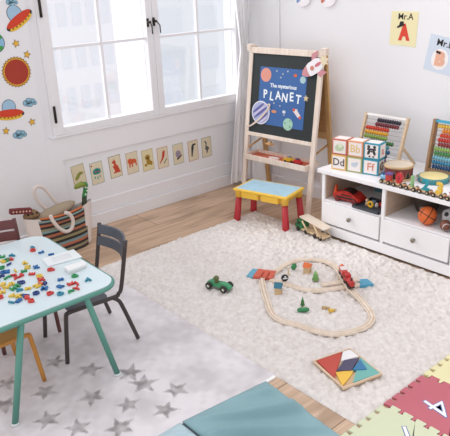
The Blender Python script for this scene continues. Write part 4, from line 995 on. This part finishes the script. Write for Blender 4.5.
# green racing car
t = thing('green_racing_car', 'green toy racing car with a driver on the shag rug', 'toy car', (-1.62, -1.46, RZ0 - .001), math.radians(-74))
GR = mat('#46996a', .4)
bm = nb(); prism(bm, [(-.075, .014), (-.078, .034), (-.055, .043), (-.035, .036), (.0, .035), (.02, .046), (.06, .04), (.082, .026), (.08, .014)], -.021, .021, FACE); bmesh.ops.bevel(bm, geom=bm.edges[:], offset=.004, segments=2, affect='EDGES'); obj('car_body', bm, GR, t)
for wx in (-.052, .052):
    for wy in (-.034, .034):
        bm = nb(); cyl(bm, .021, -.008, .008, T(wx, wy, .021) @ RX(PI / 2), 18); wh = obj('wheel', bm, mat('#2a2521', .5), t)
        bm = nb(); cyl(bm, .009, -.0095, .0095, T(wx, wy, .021) @ RX(PI / 2), 12); obj('hub', bm, mat('#c9cbb8', .5), wh)
bm = nb(); ball(bm, .0155, T(-.018, 0, .062), 14, 9); cyl(bm, .012, .036, .05, T(-.018, 0, 0), 12); obj('driver', bm, mat('#6b6238', .6), t)
bm = nb(); lathe(bm, [(.0165, .062), (.0155, .07), (.008, .077), (0, .078)], 14, T(-.018, 0, 0)); obj('helmet', bm, mat('#5a6a34', .5), t)

# car transporter truck
t = thing('toy_car_transporter', 'wooden toy car transporter truck with a green cab beside the bench', 'toy truck', (-.635, -1.315, RZ0 - .001), math.radians(-97))
PWD = wood('#e0c6a0'); 
bm = nb(); bx(bm, -.135, -.075, -.034, .034, .016, .085, bev=.006); bx(bm, -.155, -.135, -.03, .03, .016, .05, bev=.005); cab = obj('cab', bm, mat('#2f7a4a', .4), t)
bm = nb(); bx(bm, -.137, -.133, -.026, .026, .052, .076); bx(bm, -.122, -.09, -.0355, .0355, .052, .074); obj('cab_window', bm, mat('#1f3a2c', .3), cab)
bm = nb(); bx(bm, -.08, .145, -.036, .036, .018, .028, bev=.002); obj('lower_deck', bm, PWD, t)
bm = nb(); bx(bm, -.1, .15, -.040, .040, 0, .009, T(0, 0, .098) @ RY(.10), bev=.002); obj('upper_deck', bm, wood('#eadccb'), t)
for sy in (-1, 1):
    for x0, x1 in ((-.065, -.0), (.055, .125)):
        bm = nb(); a = Vector((x0, sy * .042, .092)); b_ = Vector((x1, sy * .042, .022)); tube(bm, [a, b_], .0065, 6); obj('side_strut', bm, PWD, t)
for wx in (-.115, -.03, .06, .115):
    for sy in (-1, 1):
        bm = nb(); cyl(bm, .0165, -.006, .006, T(wx, sy * .036, .0165) @ RX(PI / 2), 14); obj('wheel', bm, mat('#2b2724', .5), t)

# wooden railway
TRK = wood('#efe0d0', scale=(12, 12, 12)); GRV = mat('#c9ab8c', .7)
def track(bm, pts, hw=.0175, th=.011, gm=1):
    pts = [Vector(p) for p in pts]; prof = [(-hw, 0), (-hw, th), (-hw * .62, th), (-hw * .62, th - .003), (-hw * .38, th - .003), (-hw * .38, th), (hw * .38, th), (hw * .38, th - .003), (hw * .62, th - .003), (hw * .62, th), (hw, th), (hw, 0)]
    rings = []
    for i, p in enumerate(pts):
        d = pts[min(i + 1, len(pts) - 1)] - pts[max(i - 1, 0)]; d.z = 0; d.normalize(); nrm = Vector((-d.y, d.x, 0))
        rings.append([bm.verts.new(p + nrm * a + Vector((0, 0, z))) for a, z in prof])
    n_ = len(prof)
    for a, b_ in zip(rings, rings[1:]):
        for k in range(n_):
            f = bm.faces.new((a[k], b_[k], b_[(k + 1) % n_], a[(k + 1) % n_])); f.material_index = gm if k in (3, 7) else 0
    bm.faces.new(rings[0]); bm.faces.new(rings[-1][::-1])
z0 = RZ0
P = lambda px, py, z=z0: at(px, py, 2, z)
outer = [(261.5, 279), (263.5, 290), (266.7, 301), (271.5, 314), (281, 321.5), (296, 325.5), (314, 331.5), (332.7, 335), (351, 332.8), (366.5, 327), (371.8, 319.5), (370, 313), (366.5, 308)]
segs = [outer[0:3], outer[2:5], outer[4:7], outer[6:9], outer[8:11], outer[10:13]]
full = smooth_path([P(*q_, z0) for q_ in outer], 6)
labels_t = ['left side', 'lower left bend', 'front left', 'front centre', 'front right bend', 'right bend before the bridge']
RW = thing('toy_railway', 'loop of pale wooden toy railway track with a bridge on the shag rug', 'toy railway', (-1.3, -1.9, 0))
off = Vector((1.3, 1.9, 0))
for k in range(6):
    seg_ = full[12 * k: 12 * k + 13]
    bm = nb(); track(bm, [p + off for p in seg_]); obj('track_piece', bm, [TRK, GRV], RW)
br_ = [(366.5, 308, 0), (361, 301, .006), (355, 294.5, .016), (350, 289, .027), (346, 283, .033), (341.5, 275, .033), (335.5, 267.5, .024), (327, 262.8, .01), (318, 261, .0)]
def ongrnd(px, py, dz): return P(px, py, z0 + dz) 
bp_ = smooth_path([ongrnd(a, b2, dz) for a, b2, dz in br_], 6)
bm = nb(); track(bm, [p + off for p in bp_[:25]]); obj('bridge_ramp', bm, [TRK, GRV], RW)
bm = nb(); track(bm, [p + off for p in bp_[24:]]); obj('bridge_ramp', bm, [TRK, GRV], RW)
for i_ in (20, 32):
    p = bp_[i_] + off; bm = nb(); bx(bm, -.02, .02, -.012, .012, z0 - .008, p.z - .001, T(p.x, p.y, 0) @ RZ(.6), bev=.002); obj('bridge_pier', bm, TRK, RW)
back = [(318, 261), (306, 260.3), (295, 262), (285, 266), (277, 271.5), (271.5, 276)]
fb = smooth_path([P(*q_) for q_ in back], 6)
bm = nb(); track(bm, [p + off for p in fb[:16]]); obj('track_piece', bm, [TRK, GRV], RW)
bm = nb(); track(bm, [p + off for p in fb[15:]]); obj('track_piece', bm, [TRK, GRV], RW)
mid = smooth_path([P(*q_, z0) for q_ in [(270, 281), (283, 284), (297, 288.5), (312, 291.5), (326, 290.5), (341, 288.3), (360, 285.5)]], 6)
bm = nb(); track(bm, [p + off for p in mid[:19]]); obj('track_piece', bm, [TRK, GRV], RW)
bm = nb(); track(bm, [p + off for p in mid[18:]]); obj('track_piece', bm, [TRK, GRV], RW)
mid2 = smooth_path([P(*q_, z0) for q_ in [(322, 285.6), (334, 284.0), (346, 282.6), (359, 280.8)]], 6)
bm = nb(); track(bm, [p + off for p in mid2]); obj('track_piece', bm, [TRK, GRV], RW)
# ramps (blue end, red crossing)
def wedge(px4, zA, zB, name, hexc, extra=None):
    q = [P(*c_) for c_ in px4]; bm = nb(); lo = [bm.verts.new(Vector((v.x, v.y, z0 - .004)) + off) for v in q]; hi = [bm.verts.new(Vector((v.x, v.y, z0 + z)) + off) for v, z in zip(q, (zA, zB, zB, zA))]
    bm.faces.new(lo[::-1]); bm.faces.new(hi)
    for i in range(4): bm.faces.new((lo[i], lo[(i + 1) % 4], hi[(i + 1) % 4], hi[i]))
    bmesh.ops.recalc_face_normals(bm, faces=bm.faces[:]); return obj(name, bm, mat(hexc, .5), RW)
wedge([(246.5, 275.8), (253, 270.5), (258.5, 271.3), (253, 278)], .002, .014, 'blue_ramp', '#5fa3bd')
wedge([(253, 278), (258.5, 271.3), (276, 273.5), (272, 280.5)], .014, .018, 'red_crossing', '#cf6048')
bm = nb()
for f_ in (.3, .62):
    a = P(253 + 19 * f_, 278 + 2.5 * f_, z0 + .018); b2 = P(258.5 + 17.5 * f_, 271.3 + 2.2 * f_, z0 + .018); tube(bm, [a + off, b2 + off], .004, 6)
obj('crossing_ribs', bm, mat('#b54a38', .5), RW)
wedge([(360, 287.6), (359, 279.2), (367.5, 279), (373.5, 286)], .014, .002, 'blue_ramp', '#4c9ab8')
# train on the bridge
def onb(i_): return bp_[i_]
for k, (i_, lab, hx, nm) in enumerate(((20, 'red toy train engine coming down the bridge', '#b82f2c', 'toy_locomotive'), (28, 'bright red toy railway wagon behind the engine on the bridge', '#c4423a', 'toy_wagon'))):
    p = onb(i_); d = bp_[i_ + 1] - bp_[i_ - 1]; yaw = math.atan2(-d.y, -d.x); pitch = math.atan2(d.z, math.hypot(d.x, d.y))
    t = thing(nm, lab, 'toy train', (p.x, p.y, p.z + .0115), yaw); t.rotation_euler = (0, pitch, yaw); t.scale = (1.05, 1.05, 1.05)
    bm = nb(); bx(bm, -.045, .045, -.0165, .0165, .009, .018, bev=.002); obj('chassis', bm, mat('#3a2220', .5), t)
    if k == 0:
        bm = nb(); cyl(bm, .0165, -.015, .046, T(0, 0, .034) @ RY(PI / 2), 16); bx(bm, -.044, -.012, -.017, .017, .018, .056, bev=.004); obj('engine_body', bm, mat(hx, .35), t)
        bm = nb(); cyl(bm, .006, .045, .066, T(.028, 0, 0), 10); obj('chimney', bm, mat('#5c1d1c', .4), t)
        bm = nb(); bx(bm, -.036, -.02, -.0178, .0178, .038, .050); obj('cab_window', bm, mat('#2a1614', .3), t)
    else:
        bm = nb(); bx(bm, -.043, .043, -.0165, .0165, .018, .046, bev=.005); obj('wagon_body', bm, mat(hx, .35), t)
        bm = nb(); bx(bm, -.022, .022, -.0175, .0175, .046, .050, bev=.001); obj('white_load', bm, mat('#e6dcd8', .5), t)
        bm = nb(); ball(bm, .011, T(-.034, 0, .046), 12, 8); obj('orange_end', bm, mat('#d8683a', .5), t)
    for wx in (-.028, .028):
        for wy in (-.0155, .0155):
            bm = nb(); cyl(bm, .0095, -.003, .003, T(wx, wy, .0095) @ RX(PI / 2), 12); obj('wheel', bm, mat('#241c1a', .5), t)

# little village
def house(lab, px, py, w_, d_, h_, roofhex, rz, name='toy_house'):
    p = P(px, py, z0 - .003); t = thing(name, lab, 'toy house', (p.x, p.y, p.z), rz)
    bm = nb(); bx(bm, -w_, w_, -d_, d_, 0, h_, bev=.001); obj('house_body', bm, wood('#d8bb92'), t)
    bm = nb(); prism(bm, [(-w_ - .006, h_), (w_ + .006, h_), (0, h_ + w_ * 1.05)], -d_ - .004, d_ + .004, FACE @ T(0, 0, 0)); obj('roof', bm, mat(roofhex, .5), t)
    bm = nb(); bx(bm, -w_ * .4, w_ * .4, -d_ - .001, -d_ + .001, .004, h_ * .6); obj('door_mark', bm, mat('#a98a64', .6), t)
house('toy house with a teal blue roof inside the railway loop', 278.5, 293, .024, .019, .044, '#2c6f86', .6)
house('toy house with an orange roof near the back of the railway loop', 307.5, 272.5, .021, .019, .044, '#d86a2c', .3)
p = P(284.8, 283, z0 - .003); t = thing('crossing_sign', 'black and white round crossing sign beside the teal roofed house', 'toy sign', (p.x, p.y, p.z), -.5)
bm = nb(); cyl(bm, .005, 0, .02, I4, 8); bx(bm, -.012, .012, -.008, .008, 0, .006); obj('post', bm, wood('#cdb48e'), t)
bm = nb(); cyl(bm, .0215, -.008, .008, T(0, 0, .034) @ RX(PI / 2), 18); obj('sign_disc', bm, mat('#26242a', .5), t)
bm = nb(); bx(bm, -.014, .014, -.0095, -.007, .03, .038, RY(0)); cyl(bm, .006, .007, .0095, T(0, 0, .044) @ RX(PI / 2), 10); obj('white_mark', bm, mat('#dddde0', .5), t)
def ttree(lab, px, py, h_, r_, hx, kind='cone'):
    p = P(px, py, z0 - .003); t = thing('toy_tree', lab, 'toy tree', (p.x, p.y, p.z), .4)
    if kind == 'cone':
        bm = nb(); cyl(bm, r_ * .3, 0, h_ * .3, I4, 10); obj('trunk', bm, wood('#b08b5c'), t)
        bm = nb(); lathe(bm, [(0, h_ * .15), (r_, h_ * .17), (r_ * .55, h_ * .48), (r_ * .75, h_ * .5), (r_ * .35, h_ * .78), (r_ * .15, h_), (0, h_)], 12); obj('tree_crown', bm, mat(hx, .5), t)
    else:
        bm = nb(); cyl(bm, r_ * .25, 0, h_ * .4, I4, 10); obj('trunk', bm, wood('#b08b5c'), t)
        bm = nb(); ball(bm, r_ * .8, T(-r_ * .4, 0, h_ * .55), 12, 8); ball(bm, r_ * .7, T(r_ * .5, 0, h_ * .5), 12, 8); ball(bm, r_ * .6, T(0, 0, h_ * .85), 12, 8); obj('tree_crown', bm, mat(hx, .5), t)
ttree('light green pointed toy tree in the middle of the railway loop', 315.5, 281, .068, .022, '#7fb568')
ttree('slim green toy tree in front of the inner track', 302.5, 306.5, .06, .013, '#4a8a4c')
ttree('round dark green toy bush near the back of the loop', 294, 269.5, .036, .020, '#2f8048', 'bush')
p = P(288.3, 275, z0 - .003); t = thing('toy_signal', 'thin pale wooden signal post behind the crossing sign', 'toy sign', (p.x, p.y, p.z))
bm = nb(); cyl(bm, .012, 0, .006, I4, 12); cyl(bm, .0045, .006, .045, I4, 8); obj('post', bm, wood('#dcc6a8'), t)
bm = nb(); ball(bm, .009, T(0, 0, .05), 10, 8); obj('signal_head', bm, wood('#e4d6c6'), t)
p = P(303.2, 312, z0 - .003); t = thing('toy_boat', 'dark green oval toy car lying in front of the slim tree', 'toy car', (p.x, p.y, p.z), -.65)
bm = nb(); tube(bm, [(-.032, 0, .013), (-.022, 0, .013), (.022, 0, .013), (.032, 0, .013)], [.008, .0125, .0125, .008], 12); obj('car_body', bm, mat('#2f7f4c', .4), t); t.name = 'capsule_car'
bm = nb(); tube(bm, [(-.014, 0, .023), (.014, 0, .023)], [.006, .006], 10); obj('cabin', bm, mat('#56a070', .4), t)
for i, (px, py, hx, lab) in enumerate(((325.8, 309.5, '#b59868', 'brown wooden peg figure lying on the rug inside the loop'), (332.5, 312, '#dcb23c', 'yellow wooden peg figure lying beside the brown one'))):
    p = P(px, py, z0 - .002); t = thing('peg_figure', lab, 'wooden toy', (p.x, p.y, p.z), -.8 + .3 * i)
    bm = nb(); lathe(bm, [(0, -.022), (.010, -.021), (.009, 0), (.006, .008), (0, .009)], 12, T(0, 0, .0105) @ RY(PI / 2)); obj('figure_body', bm, mat(hx, .5), t)
    bm = nb(); ball(bm, .0085, T(.015, 0, .0105), 10, 8); obj('figure_head', bm, wood('#d8bb92'), t)

# ================================================================== TANGRAM
zt = z0 + .012
q = [P(315, 360.7, z0 + .016), P(348.7, 347.5, z0 + .016), P(383, 373.3, z0 + .016), P(341.9, 388.5, z0 + .016)]
c = sum(q, Vector()) / 4; ux = ((q[1] - q[0]) + (q[2] - q[3])) / 2; uy = ((q[0] - q[3]) + (q[1] - q[2])) / 2
rz = (math.atan2(ux.y, ux.x) + math.atan2(uy.y, uy.x) - PI / 2) / 2; hs = ux.length / 2; ht = uy.length / 2
tg = thing('tangram_tray', 'square wooden tangram tray lying on the shag rug', 'puzzle tray', (c.x, c.y, z0 + .001), rz)
bm = nb(); bx(bm, -hs, hs, -ht, ht, 0, .006)
obj('tray_base', bm, wood('#d9bb98'), tg)
bm = nb()
for a in ((-hs, hs, -ht, -ht + .006), (-hs, hs, ht - .006, ht), (-hs, -hs + .006, -ht + .006, ht - .006), (hs - .006, hs, -ht + .006, ht - .006)): bx(bm, *a, 0, .0165, bev=.0015)
obj('tray_frame', bm, wood('#e6cdb2'), tg)
Mg = T(c.x, c.y, z0 + .001) @ RZ(rz); Mi = Mg.inverted()
def piece(lab, pxs, hexc, lift=0.0, name='tangram_piece'):
    zz = z0 + .001 + .0145 + lift; pts = [Mi @ at(x, y, 2, zz) for x, y in pxs]; cc = sum(pts, Vector()) / len(pts)
    w0 = Mg @ Vector((cc.x, cc.y, .0062 + lift)); bm = nb(); lim = hs - .007; lit = ht - .007
    pol = [(max(-lim, min(lim, p_.x)) - cc.x, max(-lit, min(lit, p_.y)) - cc.y) for p_ in pts]
    prism(bm, pol, 0, .0085, RZ(rz)); o = obj(name, bm, mat(hexc, .45)); o.location = w0; tag(o, lab, 'puzzle piece')
piece('large red triangle tangram piece', [(317, 360.5), (342, 352), (334.5, 378)], '#bd4638')
piece('large teal triangle tangram piece', [(361, 357), (380.5, 373.5), (353, 382.5)], '#6fb0a8')
piece('white tangram piece at the top of the tray', [(343, 351.5), (350, 349.5), (360, 355.8), (341, 361)], '#e9e6e6')
piece('dark purple four sided tangram piece in the middle', [(344.5, 360), (359, 357.8), (351.5, 370), (336.5, 370.5)], '#4b4663', .004)
piece('blue triangle tangram piece right of the purple one', [(360, 359), (367, 369), (352.5, 369.8)], '#3478a3', .004)
piece('yellow tangram piece at the front of the tray', [(335.5, 372), (353.5, 369.8), (352, 373.5), (342.5, 385.5)], '#eabb48')
